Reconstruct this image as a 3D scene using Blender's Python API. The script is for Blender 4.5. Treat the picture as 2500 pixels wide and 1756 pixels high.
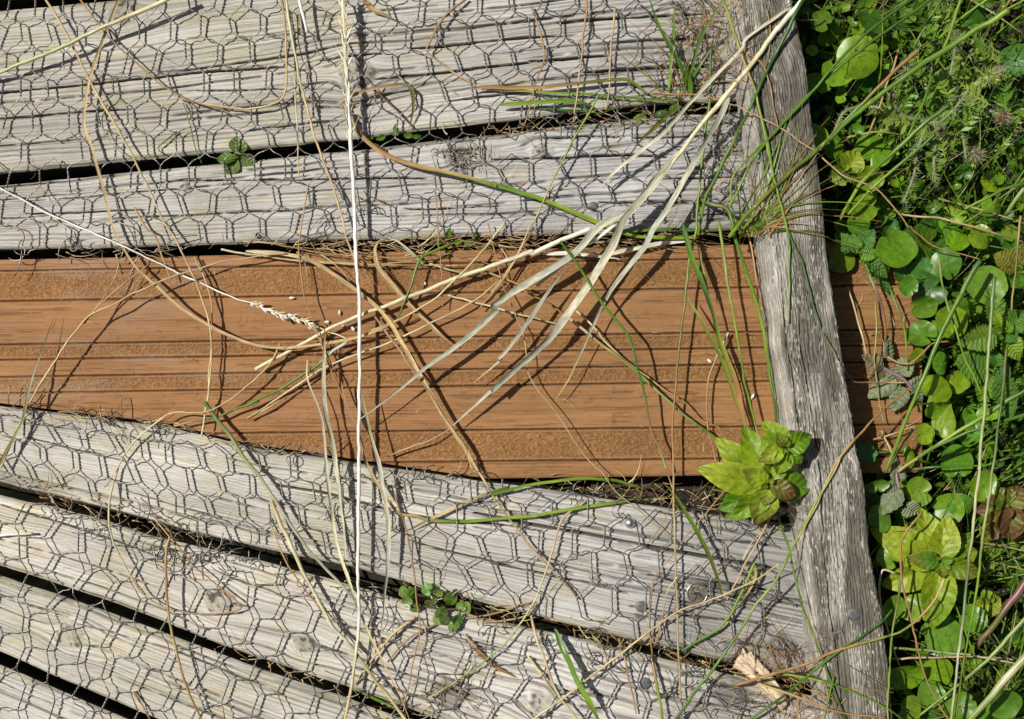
import bpy, math, random
import numpy as np
from mathutils import Vector, Matrix, Quaternion

for _o in list(bpy.data.objects):
    bpy.data.objects.remove(_o, do_unlink=True)
SC = bpy.context.scene
COL = SC.collection

# ------------------------------------------------------------------ scale, camera, sky, sun
S = 0.0003                      # metres for one photo unit (the photo is 2296 x 1613 units)
CX, CY = 1148.0, 806.5          # photo centre
CAMH = 0.80                     # camera height over the deck
DU = CAMH / S                   # the same in photo units

cam_d = bpy.data.cameras.new("camera")
cam = bpy.data.objects.new("camera", cam_d)
COL.objects.link(cam)
cam.location = (0, 0, CAMH)
cam.rotation_euler = (0, 0, 0)
cam_d.sensor_width = 36.0
cam_d.lens = 36.0 * CAMH / (2296 * S)
cam_d.clip_start = 0.01
cam_d.clip_end = 200.0
SC.camera = cam

SUN_EL = math.radians(53)
SUN_AZ = (-0.93, 0.37)          # horizontal direction towards the sun
world = bpy.data.worlds.new("World")
SC.world = world
world.use_nodes = True
wn = world.node_tree.nodes
sky = wn.new("ShaderNodeTexSky")
sky.sky_type = 'NISHITA'
sky.sun_disc = False
sky.air_density = 0.7
sky.dust_density = 2.5
sky.ozone_density = 0.5
sky.sun_elevation = SUN_EL
sky.sun_rotation = math.atan2(SUN_AZ[0], SUN_AZ[1])
wn["Background"].inputs[1].default_value = 0.05
world.node_tree.links.new(sky.outputs[0], wn["Background"].inputs[0])

sun_d = bpy.data.lights.new("sun", 'SUN')
sun_d.energy = 5.0
sun_d.angle = math.radians(0.53)
sun_d.color = (1.0, 0.955, 0.88)
sun = bpy.data.objects.new("sun", sun_d)
COL.objects.link(sun)
_c = math.cos(SUN_EL)
sun.rotation_euler = Vector((-SUN_AZ[0] * _c, -SUN_AZ[1] * _c, -math.sin(SUN_EL))).to_track_quat('-Z', 'Y').to_euler()
sun.location = (-1, 0.4, 2)

SC.view_settings.view_transform = 'Standard'
SC.view_settings.look = 'None'
SC.view_settings.exposure = 0.0
SC.view_settings.gamma = 1.0
SC.render.engine = 'CYCLES'
SC.cycles.max_bounces = 6
SC.cycles.transparent_max_bounces = 8

# ------------------------------------------------------------------ helpers
def rng(seed):
    return np.random.RandomState(seed)

def W(px, py, h=0.0):
    """photo position at height h (photo units) -> world point"""
    k = (DU - h) / DU
    return np.array([(px - CX) * k * S, (CY - py) * k * S, h * S])

def Warr(px, py, h):
    k = (DU - h) / DU
    return np.stack([(px - CX) * k * S, (CY - py) * k * S, h * S], -1)

def G(px, py, h):
    """plan position (no perspective) -> world"""
    return np.stack([(px - CX) * S, (CY - py) * S, h * S], -1)

_s1, _s2 = 700 / 1882.0, 700 / 1863.0
VIEWS = {'1': (0, 0, _s1), '2': (600, 0, _s1), '3': (1200, 0, _s1), '4': (1800, 0, _s1),
         '5': (0, 550, _s1), '6': (600, 550, _s1), '7': (1200, 550, _s1), '8': (1800, 550, _s1),
         '9': (0, 1150, _s2), '10': (600, 1150, _s2), '11': (1200, 1150, _s2), '12': (1800, 1150, _s2), 'q4': (1250, 0, 1250 / 2296.), 'q6': (1250, 878, 1250 / 2296.),
         'f': (0, 0, 2500 / 2296.0)}
KV = 2296 / 2500.0

def vp(view, x, y):
    ox, oy, s = VIEWS[view]
    return (ox + x * s) * KV, (oy + y * s) * KV

def vs(view):
    return VIEWS[view][2] * KV

def trace(spec):
    out = []
    for seg in spec.split('|'):
        t = seg.split()
        for q in t[1:]:
            x, y = q.split(',')
            out.append(vp(t[0], float(x), float(y)))
    return np.array(out)

_TAB = {}
def vnoise(x, y, seed=0):
    """value noise 0..1, bicubic-ish smooth"""
    if seed not in _TAB:
        _TAB[seed] = rng(seed + 1000).rand(256, 256)
    T = _TAB[seed]
    x = np.asarray(x, float); y = np.asarray(y, float)
    x, y = np.broadcast_arrays(x, y)
    xi = np.floor(x).astype(int); yi = np.floor(y).astype(int)
    fx = x - xi; fy = y - yi
    fx = fx * fx * (3 - 2 * fx); fy = fy * fy * (3 - 2 * fy)
    a = T[xi & 255, yi & 255]; b = T[(xi + 1) & 255, yi & 255]
    c = T[xi & 255, (yi + 1) & 255]; d = T[(xi + 1) & 255, (yi + 1) & 255]
    return (a * (1 - fx) + b * fx) * (1 - fy) + (c * (1 - fx) + d * fx) * fy

def fbm(x, y, seed=0, oct=3):
    r = 0; a = 1.0; t = 0
    for k in range(oct):
        r = r + a * vnoise(x * 2 ** k, y * 2 ** k, seed + 17 * k); t += a; a *= 0.5
    return r / t

def sstep(a, b, x):
    t = np.clip((x - a) / (b - a), 0, 1)
    return t * t * (3 - 2 * t)

def mesh_obj(name, V, F, mat, loc=None, parent=None, col=None, uv=None, smooth=True):
    """V world points (n,3); F list of index arrays ((k,4) or (k,3)) ; col/uv per vertex"""
    V = np.asarray(V, float)
    if parent is not None:
        org = np.array(parent_world(parent))
    else:
        org = np.array(loc if loc is not None else V.mean(0))
    me = bpy.data.meshes.new(name)
    if not isinstance(F, (list, tuple)):
        F = [F]
    F = [np.asarray(f, int) for f in F if len(f)]
    loops = np.concatenate([f.ravel() for f in F])
    tot = np.concatenate([np.full(len(f), f.shape[1]) for f in F])
    start = np.concatenate([[0], np.cumsum(tot)[:-1]])
    me.vertices.add(len(V)); me.vertices.foreach_set('co', (V - org).ravel())
    me.loops.add(len(loops)); me.loops.foreach_set('vertex_index', loops)
    me.polygons.add(len(tot)); me.polygons.foreach_set('loop_start', start); me.polygons.foreach_set('loop_total', tot)
    if smooth:
        me.polygons.foreach_set('use_smooth', np.ones(len(tot), bool))
    if col is not None:
        col = np.asarray(col, float)
        if col.ndim == 1:
            col = np.repeat(col[None, :], len(V), 0)
        at = me.color_attributes.new('Col', 'FLOAT_COLOR', 'POINT')
        at.data.foreach_set('color', np.concatenate([col, np.ones((len(V), 1))], 1).astype(np.float32).ravel())
    if uv is not None:
        ul = me.uv_layers.new(name='UVMap')
        ul.data.foreach_set('uv', np.asarray(uv, float)[loops].astype(np.float32).ravel())
    me.update(calc_edges=True)
    me.validate()
    me.materials.append(mat)
    o = bpy.data.objects.new(name, me)
    COL.objects.link(o)
    if parent is not None:
        o.parent = parent
    else:
        o.location = org
    return o

def parent_world(p):
    v = Vector(p.location)
    while p.parent is not None:
        p = p.parent
        v = v + Vector(p.location)
    return v

def empty(name, loc):
    o = bpy.data.objects.new(name, None)
    o.empty_display_size = 0.01
    COL.objects.link(o)
    o.location = loc
    return o

def tag(o, label=None, cat=None, group=None, kind=None):
    if label: o['label'] = label
    if cat: o['category'] = cat
    if group: o['group'] = group
    if kind: o['kind'] = kind
    return o

class Acc:
    """collects pieces of geometry for one mesh"""
    def __init__(s):
        s.V, s.Q, s.T, s.C, s.U, s.n = [], [], [], [], [], 0
    def add(s, V, Q=None, T=None, col=None, uv=None):
        V = np.asarray(V, float)
        s.V.append(V)
        if Q is not None and len(Q): s.Q.append(np.asarray(Q, int) + s.n)
        if T is not None and len(T): s.T.append(np.asarray(T, int) + s.n)
        c = np.asarray(col if col is not None else (0.5, 0.5, 0.5), float)
        if c.ndim == 1: c = np.repeat(c[None], len(V), 0)
        s.C.append(c)
        s.U.append(np.asarray(uv, float) if uv is not None else np.zeros((len(V), 2)))
        s.n += len(V)
    def build(s, name, mat, loc=None, parent=None, smooth=True):
        F = []
        if s.Q: F.append(np.concatenate(s.Q))
        if s.T: F.append(np.concatenate(s.T))
        return mesh_obj(name, np.concatenate(s.V), F, mat, loc, parent, np.concatenate(s.C), np.concatenate(s.U), smooth)

def grid_faces(n, m, wrap=False):
    i = np.arange(n - 1)[:, None]
    j = np.arange(m if wrap else m - 1)[None, :]
    j2 = (j + 1) % m
    a = i * m + j; b = (i + 1) * m + j; c = (i + 1) * m + j2; d = i * m + j2
    return np.stack([a, b, c, d], -1).reshape(-1, 4)

def resample(P, step):
    """Catmull-Rom through P (n,k), resampled about every step in xy"""
    P = np.asarray(P, float)
    if len(P) == 2:
        n = max(3, int(np.linalg.norm(P[1, :2] - P[0, :2]) / step))
        t = np.linspace(0, 1, n)[:, None]
        return P[0] * (1 - t) + P[1] * t
    Q = np.concatenate([[2 * P[0] - P[1]], P, [2 * P[-1] - P[-2]]])
    out = []
    for i in range(1, len(Q) - 2):
        p0, p1, p2, p3 = Q[i - 1], Q[i], Q[i + 1], Q[i + 2]
        n = max(2, int(np.linalg.norm(p2[:2] - p1[:2]) / step))
        t = np.linspace(0, 1, n, endpoint=False)[:, None]
        m1 = (p2 - p0) * 0.42; m2 = (p3 - p1) * 0.42
        out.append((2 * t**3 - 3 * t**2 + 1) * p1 + (t**3 - 2 * t**2 + t) * m1 + (-2 * t**3 + 3 * t**2) * p2 + (t**3 - t**2) * m2)
    out.append(Q[-2:-1])
    return np.concatenate(out)

def frames(P):
    T = np.gradient(P, axis=0)
    T /= np.linalg.norm(T, axis=1)[:, None] + 1e-12
    up = np.array([0, 0, 1.0])
    B = np.cross(T, up); B /= np.linalg.norm(B, axis=1)[:, None] + 1e-9
    N = np.cross(B, T)
    return T, B, N

def tube(P, r, sides=6, flat=1.0, cap=True):
    """P world points, r radius (scalar or per point, metres) -> V, Q, T, uv"""
    P = np.asarray(P, float)
    n = len(P)
    r = np.broadcast_to(np.asarray(r, float), (n,))
    T, B, N = frames(P)
    a = np.linspace(0, 2 * math.pi, sides, endpoint=False)
    V = P[:, None, :] + r[:, None, None] * (np.cos(a)[None, :, None] * B[:, None, :] + flat * np.sin(a)[None, :, None] * N[:, None, :])
    d = np.concatenate([[0], np.cumsum(np.linalg.norm(np.diff(P, axis=0), axis=1))])
    uv = np.stack([np.broadcast_to(a[None] / (2 * math.pi), (n, sides)), np.broadcast_to(d[:, None] * 10, (n, sides))], -1).reshape(-1, 2)
    Q = grid_faces(n, sides, True)
    V = V.reshape(-1, 3)
    Tt = []
    if cap:
        V = np.concatenate([V, P[:1], P[-1:]])
        uv = np.concatenate([uv, [[0.5, 0]], [[0.5, d[-1] * 10]]])
        j = np.arange(sides); j2 = (j + 1) % sides
        b = (n - 1) * sides
        Tt = np.concatenate([np.stack([np.full(sides, n * sides), j, j2], -1),
                             np.stack([np.full(sides, n * sides + 1), b + j2, b + j], -1)])
    return V, Q, Tt, uv

def ribbon(P, w, roll=None, fold=0.3, seed=0):
    """grass blade: V-folded strip; P world, w half width per point"""
    n = len(P)
    w = np.broadcast_to(np.asarray(w, float), (n,))
    T, B, N = frames(P)
    if roll is None:
        roll = np.zeros(n)
    c, s = np.cos(roll)[:, None], np.sin(roll)[:, None]
    B2 = B * c + N * s; N2 = -B * s + N * c
    a = np.array([-1, -0.66, -0.33, 0, 0.33, 0.66, 1.0])
    z = fold * (np.abs(a) ** 1.3) + 0.05 * np.cos(a * 14)
    V = P[:, None, :] + w[:, None, None] * (a[None, :, None] * B2[:, None, :] + z[None, :, None] * N2[:, None, :])
    d = np.concatenate([[0], np.cumsum(np.linalg.norm(np.diff(P, axis=0), axis=1))])
    uv = np.stack([np.broadcast_to((a[None] + 1) / 2, (n, 7)), np.broadcast_to(d[:, None] * 10, (n, 7))], -1).reshape(-1, 2)
    return V.reshape(-1, 3), grid_faces(n, 7), uv

# ------------------------------------------------------------------ materials
class NT:
    def __init__(s, name):
        s.m = bpy.data.materials.new(name); s.m.use_nodes = True
        s.t = s.m.node_tree; s.n = s.t.nodes
        s.p = s.n['Principled BSDF']; s.out = s.n['Material Output']
    def new(s, typ, **kw):
        x = s.n.new(typ)
        for k, v in kw.items(): setattr(x, k, v)
        return x
    def put(s, sock, v):
        if isinstance(v, bpy.types.NodeSocket): s.t.links.new(v, sock)
        else: sock.default_value = v
    def math(s, op, a, b=0.0, c=None):
        x = s.new('ShaderNodeMath', operation=op)
        s.put(x.inputs[0], a); s.put(x.inputs[1], b)
        if c is not None: s.put(x.inputs[2], c)
        return x.outputs[0]
    def mix(s, f, a, b, mode='MIX'):
        x = s.new('ShaderNodeMix', data_type='RGBA', blend_type=mode)
        s.put(x.inputs[0], f); s.put(x.inputs[6], a); s.put(x.inputs[7], b)
        return x.outputs[2]
    def noise(s, vec, scale, detail=4, rough=0.6, out=0):
        x = s.new('ShaderNodeTexNoise')
        if vec is not None: s.t.links.new(vec, x.inputs['Vector'])
        x.inputs['Scale'].default_value = scale; x.inputs['Detail'].default_value = detail; x.inputs['Roughness'].default_value = rough
        return x.outputs[out]
    def mapping(s, vec, scale):
        x = s.new('ShaderNodeMapping'); s.t.links.new(vec, x.inputs['Vector']); x.inputs['Scale'].default_value = scale
        return x.outputs[0]
    def ramp(s, v, a, b, lo=0.0, hi=1.0):
        x = s.new('ShaderNodeMapRange'); s.put(x.inputs[0], v)
        for i, q in zip((1, 2, 3, 4), (a, b, lo, hi)): x.inputs[i].default_value = q
        return x.outputs[0]
    def bump(s, h, dist, strength=1.0, normal=None):
        x = s.new('ShaderNodeBump'); x.inputs['Strength'].default_value = strength; x.inputs['Distance'].default_value = dist
        s.t.links.new(h, x.inputs['Height'])
        if normal is not None: s.t.links.new(normal, x.inputs['Normal'])
        s.t.links.new(x.outputs[0], s.p.inputs['Normal'])
        return x.outputs[0]
    def attr(s, name='Col'):
        x = s.new('ShaderNodeAttribute'); x.attribute_name = name
        return x.outputs['Color']
    def coord(s, w='Object'):
        return s.new('ShaderNodeTexCoord').outputs[w]

def mul(c, k):
    return (c[0] * k, c[1] * k, c[2] * k, 1)

def wood_mat(name, rough=0.85, spec=0.25, fine=(90, 2600, 900), amp=0.30, bump=0.00012):
    k = NT(name)
    c = k.attr(); o = k.coord()
    n = k.noise(k.mapping(o, fine), 1.0, 4, 0.65)
    n2 = k.noise(o, 2600, 3, 0.6)
    f = k.math('ADD', k.math('MULTIPLY', n, 0.7), k.math('MULTIPLY', n2, 0.3))
    v = k.ramp(f, 0.3, 0.7, 1 - amp, 1 + amp)
    hsv = k.new('ShaderNodeHueSaturation'); k.put(hsv.inputs['Value'], v); k.put(hsv.inputs['Color'], c)
    k.put(k.p.inputs['Base Color'], hsv.outputs[0])
    k.p.inputs['Roughness'].default_value = rough
    k.p.inputs['Specular IOR Level'].default_value = spec
    k.bump(f, bump, 0.8)
    return k.m

def stalk_mat(name, rough=0.5, spec=0.4, trans=0.15, streak=14, amp=0.3):
    k = NT(name)
    c = k.attr(); uv = k.coord('UV')
    n = k.noise(k.mapping(uv, (streak, 6, 1)), 1.0, 3, 0.6)
    n2 = k.noise(k.mapping(uv, (2.0, 9, 1)), 1.0, 3, 0.6)
    v = k.math('MULTIPLY', k.ramp(n, 0.3, 0.7, 1 - amp, 1 + amp), k.ramp(n2, 0.3, 0.7, 1 - amp, 1 + amp))
    hsv = k.new('ShaderNodeHueSaturation'); k.put(hsv.inputs['Value'], v); k.put(hsv.inputs['Color'], c)
    k.put(k.p.inputs['Base Color'], hsv.outputs[0])
    k.p.inputs['Roughness'].default_value = rough
    k.p.inputs['Specular IOR Level'].default_value = spec
    k.bump(n, 0.0002, 0.5)
    if trans > 0:
        tr = k.new('ShaderNodeBsdfTranslucent'); k.put(tr.inputs[0], hsv.outputs[0])
        mx = k.new('ShaderNodeMixShader'); mx.inputs[0].default_value = trans
        k.t.links.new(k.p.outputs[0], mx.inputs[1]); k.t.links.new(tr.outputs[0], mx.inputs[2])
        k.t.links.new(mx.outputs[0], k.out.inputs[0])
    return k.m

def leaf_mat(name, laterals=7.0, slant=2.2, radial=False, rough=0.38, spec=0.5, trans=0.35, quilt=0.0005, vein=1.5):
    k = NT(name)
    c = k.attr(); uv = k.coord('UV')
    sp = k.new('ShaderNodeSeparateXYZ'); k.t.links.new(uv, sp.inputs[0])
    u, v = sp.outputs[0], sp.outputs[1]
    if radial:
        a = k.math('MULTIPLY', u, laterals)
        w = k.math('ABSOLUTE', k.math('SUBTRACT', k.math('FRACT', a), 0.5))        # 0 on the vein
        line = k.math('MULTIPLY', k.ramp(k.math('MULTIPLY', w, v), 0.012, 0.05, 1.0, 0.0), k.ramp(v, 0.7, 0.95, 1.0, 0.0))
        rim = k.ramp(v, 0.95, 0.985, 0.0, 0.55)
        line = k.math('MAXIMUM', line, rim)
    else:
        s = k.math('ABSOLUTE', k.math('SUBTRACT', u, 0.5))
        a = k.math('SUBTRACT', k.math('MULTIPLY', v, laterals), k.math('MULTIPLY', s, slant))
        w = k.math('ABSOLUTE', k.math('SUBTRACT', k.math('FRACT', a), 0.5))
        line = k.math('MULTIPLY', k.ramp(w, 0.03, 0.10, 1.0, 0.0), 0.8)
        mid = k.ramp(s, 0.012, 0.035, 1.0, 0.0)
        line = k.math('MAXIMUM', line, mid)
    n = k.noise(k.coord('Object'), 320, 4, 0.6)
    n2 = k.noise(k.coord('Object'), 1500, 3, 0.6)
    val = k.math('MULTIPLY', k.ramp(n, 0.3, 0.7, 0.72, 1.25), k.ramp(n2, 0.3, 0.7, 0.88, 1.12))
    val = k.math('MULTIPLY', val, k.ramp(line, 0, 1, 1.0, vein))
    hsv = k.new('ShaderNodeHueSaturation'); k.put(hsv.inputs['Value'], val); k.put(hsv.inputs['Color'], c)
    k.put(k.p.inputs['Base Color'], hsv.outputs[0])
    k.p.inputs['Roughness'].default_value = rough
    k.p.inputs['Specular IOR Level'].default_value = spec
    hgt = k.math('ADD', k.math('MULTIPLY', k.math('SMOOTH_MIN', w, 0.5, 0.3), 1.0), k.math('MULTIPLY', n2, 0.15))
    k.bump(hgt, quilt, 0.9)
    tr = k.new('ShaderNodeBsdfTranslucent')
    tc = k.mix(1.0, hsv.outputs[0], (1.0, 1.05, 0.35, 1), 'MULTIPLY')
    k.put(tr.inputs[0], tc)
    mx = k.new('ShaderNodeMixShader'); mx.inputs[0].default_value = trans
    k.t.links.new(k.p.outputs[0], mx.inputs[1]); k.t.links.new(tr.outputs[0], mx.inputs[2])
    k.t.links.new(mx.outputs[0], k.out.inputs[0])
    return k.m

def soil_mat():
    k = NT('soil'); o = k.coord()
    n = k.noise(o, 220, 6, 0.7)
    k.put(k.p.inputs['Base Color'], k.mix(k.ramp(n, 0.3, 0.7), (0.012, 0.009, 0.006, 1), (0.045, 0.032, 0.02, 1)))
    k.p.inputs['Roughness'].default_value = 0.95
    k.bump(n, 0.004, 1.0)
    return k.m

def metal_mat(name, base, rough, metallic=0.8, var=0.5, spots=(0.12, 0.09, 0.05)):
    k = NT(name); o = k.coord()
    n = k.noise(o, 900, 4, 0.6); n2 = k.noise(o, 160, 3, 0.6)
    b = k.mix(k.ramp(n, 0.35, 0.7), mul(base, 1 - var), mul(base, 1.0))
    b = k.mix(k.ramp(n2, 0.52, 0.7, 0.0, 0.7), b, (spots[0], spots[1], spots[2], 1))
    k.put(k.p.inputs['Base Color'], b)
    k.p.inputs['Metallic'].default_value = metallic
    k.put(k.p.inputs['Roughness'], k.ramp(n, 0.3, 0.7, rough * 0.7, rough * 1.3))
    k.bump(n, 0.00015, 0.6)
    return k.m

M_WOOD = wood_mat('weathered_wood')
M_BATTEN = wood_mat('batten_wood', 0.8, 0.35, (2400, 130, 900), 0.5, 0.0002)
M_BOARD = wood_mat('composite', 0.74, 0.22, (60, 1500, 500), 0.16, 0.00006)
M_SOIL = soil_mat()
M_WIRE = metal_mat('galvanised_wire', (0.30, 0.29, 0.265), 0.36, 0.7, 0.6, (0.12, 0.085, 0.05))
M_NAIL = metal_mat('nail_steel', (0.17, 0.18, 0.19), 0.6, 0.4, 0.45)
M_NAILB = metal_mat('bright_steel', (0.8, 0.8, 0.8), 0.28, 0.95, 0.1, (0.5, 0.5, 0.5))
M_STRAW = stalk_mat('straw', 0.45, 0.4, 0.12)
M_DEAD = stalk_mat('dead_leaf', 0.62, 0.25, 0.15, 16, 0.42)
M_GRASS = stalk_mat('grass', 0.36, 0.5, 0.28, 10, 0.22)
M_ROUND = leaf_mat('round_leaf', 7, radial=True, rough=0.36, spec=0.5, trans=0.36, quilt=0.00012, vein=1.10)
M_MINT = leaf_mat('mint_leaf', 5, 3.0, rough=0.42, spec=0.4, trans=0.38, quilt=0.0008, vein=0.74)
M_NETTLE = leaf_mat('nettle_leaf', 9, 3.0, rough=0.5, spec=0.35, trans=0.32, quilt=0.0012, vein=0.75)
M_WILT = leaf_mat('wilted_leaf', 6, 2.4, rough=0.7, spec=0.2, trans=0.15, quilt=0.0009, vein=0.75)
# ------------------------------------------------------------------ ground
_g = 40.0
ground = mesh_obj('ground', [[-_g, -_g, -0.045], [_g, -_g, -0.045], [_g, _g, -0.045], [-_g, _g, -0.045]], [np.array([[0, 1, 2, 3]])], M_SOIL, loc=(0, 0, -0.045))
tag(ground, 'dark damp soil under the boardwalk and the plants', 'ground', kind='structure')

def lin(x, pts):
    """piecewise linear with linear extrapolation"""
    p = np.array(pts, float)
    y = np.interp(x, p[:, 0], p[:, 1])
    a = (p[1, 1] - p[0, 1]) / (p[1, 0] - p[0, 0]); b = (p[-1, 1] - p[-2, 1]) / (p[-1, 0] - p[-2, 0])
    y = np.where(x < p[0, 0], p[0, 1] + a * (x - p[0, 0]), y)
    return np.where(x > p[-1, 0], p[-1, 1] + b * (x - p[-1, 0]), y)

A_BOT = [(0, 389), (450, 345), (790, 311), (1166, 266), (1409, 238), (1640, 226)]
B_TOP = [(0, 416), (450, 370), (790, 337), (1166, 294), (1409, 267), (1640, 250)]
B_BOT = [(0, 561), (300, 554), (790, 537), (1170, 527), (1690, 515)]
C_TOP = [(0, 912), (380, 958), (551, 1002), (790, 1037), (1102, 1083), (1198, 1094), (1395, 1125), (1671, 1166)]
C_BOT = [(0, 1083), (235, 1139), (431, 1194), (586, 1230), (799, 1276), (1034, 1339), (1274, 1401), (1550, 1465), (1780, 1525)]
D_TOP = [(0, 1113), (207, 1159), (345, 1205), (586, 1259), (827, 1325), (896, 1345), (1102, 1390), (1309, 1437), (1550, 1494), (1780, 1552)]
D_BOT = [(0, 1270), (241, 1349), (552, 1468), (758, 1536), (896, 1585), (1100, 1660)]
E_TOP = [(0, 1293), (241, 1373), (552, 1492), (758, 1561), (896, 1612)]
E_BOT = [(0, 1465), (172, 1539), (345, 1612)]
F_TOP = [(0, 1494), (172, 1568), (345, 1642)]

# long drying cracks seen in the planks: width, then the line in photo positions
CRACKS = [(2.6, [(-60, 214), (0, 208), (253, 183), (437, 164), (642, 150)]), (2.2, [(715, 137), (776, 124), (860, 121)]), (2.6, [(920, 109), (1193, 84), (1300, 78)]), (2.4, [(841, 178), (1193, 140)]),
          (2.8, [(1187, 137), (1361, 126)]), (3.0, [(1307, 164), (1505, 150), (1600, 146)]), (2.8, [(1249, 51), (1457, 38), (1600, 30)]), (1.8, [(0, 266), (188, 249), (300, 246)]), (1.6, [(410, 205), (642, 200)]),
          (2.4, [(1380, 95), (1610, 82)]), (2.4, [(1420, 196), (1640, 186)]), (2.2, [(1000, 226), (1200, 205)]), (2.0, [(560, 292), (760, 268)]),
          (1.8, [(380, 405), (636, 403), (776, 400), (961, 400)]), (2.6, [(1102, 359), (1403, 348), (1500, 352)]), (2.2, [(1341, 454), (1546, 452)]), (2.4, [(1420, 310), (1650, 300)]), (2.4, [(1480, 400), (1680, 396)]),
          (2.0, [(1190, 308), (1403, 305)]), (2.0, [(900, 470), (1130, 462)]), (1.5, [(40, 480), (330, 470)]), (2.2, [(1560, 480), (1690, 478)]),
          (4.6, [(1060, 1150), (1102, 1160), (1343, 1204), (1509, 1235), (1745, 1277)]), (2.4, [(1181, 1277), (1295, 1304), (1412, 1332)]), (2.0, [(1102, 1263), (1247, 1294)]), (2.4, [(1412, 1360), (1585, 1387), (1744, 1404)]),
          (2.6, [(600, 1084), (744, 1108), (896, 1153), (1193, 1187)]), (2.4, [(913, 1211), (1193, 1284)]), (2.6, [(1560, 1300), (1760, 1330)]), (2.4, [(1600, 1210), (1740, 1226)]), (2.4, [(1450, 1290), (1540, 1308)]), (2.2, [(1620, 1440), (1770, 1462)]),
          (1.6, [(60, 980), (300, 1040)]), (1.5, [(280, 1100), (520, 1172)]),
          (2.0, [(0, 1132), (155, 1177), (366, 1253)]), (2.4, [(1240, 1545), (1412, 1574)]), (2.2, [(900, 1400), (1150, 1462)]), (2.0, [(480, 1280), (700, 1362)]), (2.4, [(1480, 1560), (1700, 1600)]),
          (1.8, [(172, 1398), (386, 1457), (640, 1560)]), (1.6, [(0, 1340), (160, 1385)]), (1.8, [(0, 1530), (130, 1585)])]
def photo_cracks(X, Y):
    out = np.zeros_like(X); xs = X[:, 0]
    for wd, pl in CRACKS:
        p = np.array(pl, float)
        yl = np.interp(xs, p[:, 0], p[:, 1]) + 3 * (vnoise(xs / 60, xs * 0 + wd, 140) - .5) + 1.4 * (vnoise(xs / 12, xs * 0 + wd, 141) - .5)
        win = np.clip(np.minimum(xs - p[0, 0], p[-1, 0] - xs) / 60, 0, 1) ** .6 * (.35 + .65 * sstep(.15, .4, vnoise(xs / 30, xs * 0 + p[0, 1], 142)))
        sel = win > 0
        if sel.any():
            ww = wd * (.45 + .55 * win[sel])[:, None]
            out[sel] = np.maximum(out[sel], np.exp(-((Y[sel] - yl[sel][:, None]) / ww) ** 4) * sstep(0, .3, win[sel])[:, None])
    return out

def wood_height(X, Y, u, v, seed, knots=(), cracks=(), gs=1.0, ncrack=14, weather=1.0):
    """returns height (photo units) and colour mix values for weathered softwood"""
    w = v + 6 * (fbm(u / 620, v / 110, seed + 1, 2) - .5) * 2 + 1.6 * (vnoise(u / 150, v / 40, seed + 2) - .5) * 2
    kin = np.zeros_like(w); kring = np.zeros_like(w)
    for kx, ky, kr in knots:
        dx = (X - kx) / 1.25; dy = (Y - ky)
        d2 = dx * dx + dy * dy
        w = w - dy * np.minimum(1.0, kr * kr / (d2 + 0.12 * kr * kr)) * 0.9
        d = np.sqrt(d2) + 16 * (fbm(X / 16, Y / 13, seed + 33, 2) - .5)
        m = 1 - sstep(kr * .75, kr * 1.1, d)
        kring = np.where(m > 0, d, kring); kin = np.maximum(kin, m)
    g2 = fbm(w / (17 * gs), u / 1200, seed + 4, 2)
    g3 = vnoise(w / 2.1, u / 95, seed + 5)
    # growth rings: narrow eroded lines at uneven spacing, fading in and out along the board
    ph = w / (8.6 * gs) + 2.6 * vnoise(w / 46, u / 2200, seed + 3) + .35 * (vnoise(u / 90, w / 9, seed + 14) - .5)
    fr = ph - np.floor(ph); idx = np.floor(ph)
    wid = .085 + .09 * vnoise(idx * .71, u / 300, seed + 15)
    stg = sstep(.12, .5, vnoise(idx * 1.37, u / 260, seed + 6)) * (.30 + .70 * vnoise(idx * .53, u / 1100, seed + 16)) * (.75 + .25 * vnoise(idx * 2.3, u / 14, seed + 19))
    gro = np.exp(-((fr - .5) / wid) ** 2) * stg
    ph2 = w / (3.7 * gs) + 1.7 * vnoise(w / 21, u / 1500, seed + 17)
    fr2 = ph2 - np.floor(ph2)
    gro2 = np.exp(-((fr2 - .5) / .2) ** 2) * sstep(.3, .7, vnoise(np.floor(ph2) * 1.9, u / 100, seed + 18)) * .5
    gro = np.maximum(gro, gro2)
    z = 0.9 * (g2 - .5) - 4.2 * gro - 0.9 * (g3 - .5)
    r = rng(seed + 9)
    crk = np.zeros_like(w)
    umin, umax = u.min(), u.max(); wmin, wmax = v.min(), v.max()
    lst = [(r.uniform(wmin, wmax), r.uniform(umin, umax), r.uniform(60, 520), r.uniform(.8, 2.0)) for _ in range(ncrack)] + list(cracks)
    for w0, u0, L, wd in lst:
        wob = 4 * (vnoise(u / 70, 0 * u + w0, seed + 10) - .5)
        win = np.clip(1 - np.abs(u - u0) / L, 0, 1) ** .35
        crk = np.maximum(crk, np.exp(-((w - w0 - wob) / (wd * 1.3)) ** 2) * win * sstep(.12, .35, vnoise(u / 22, 0 * u + w0 * 3, seed + 11)))
    crk = np.maximum(.7 * crk, photo_cracks(X, Y))
    gro = gro * (1 + .35 * sstep(800, 1500, X)); z = z - 2.2 * gro * sstep(800, 1500, X)
    z = z - 15 * crk
    # knot: concentric rings, slightly raised with a radial check
    z = np.where(kin > .05, z * (1 - kin) + kin * (1.5 + 0.7 * np.sin(kring / 1.1)), z)
    return z, gro, crk, g2, g3, kin, kring

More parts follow.
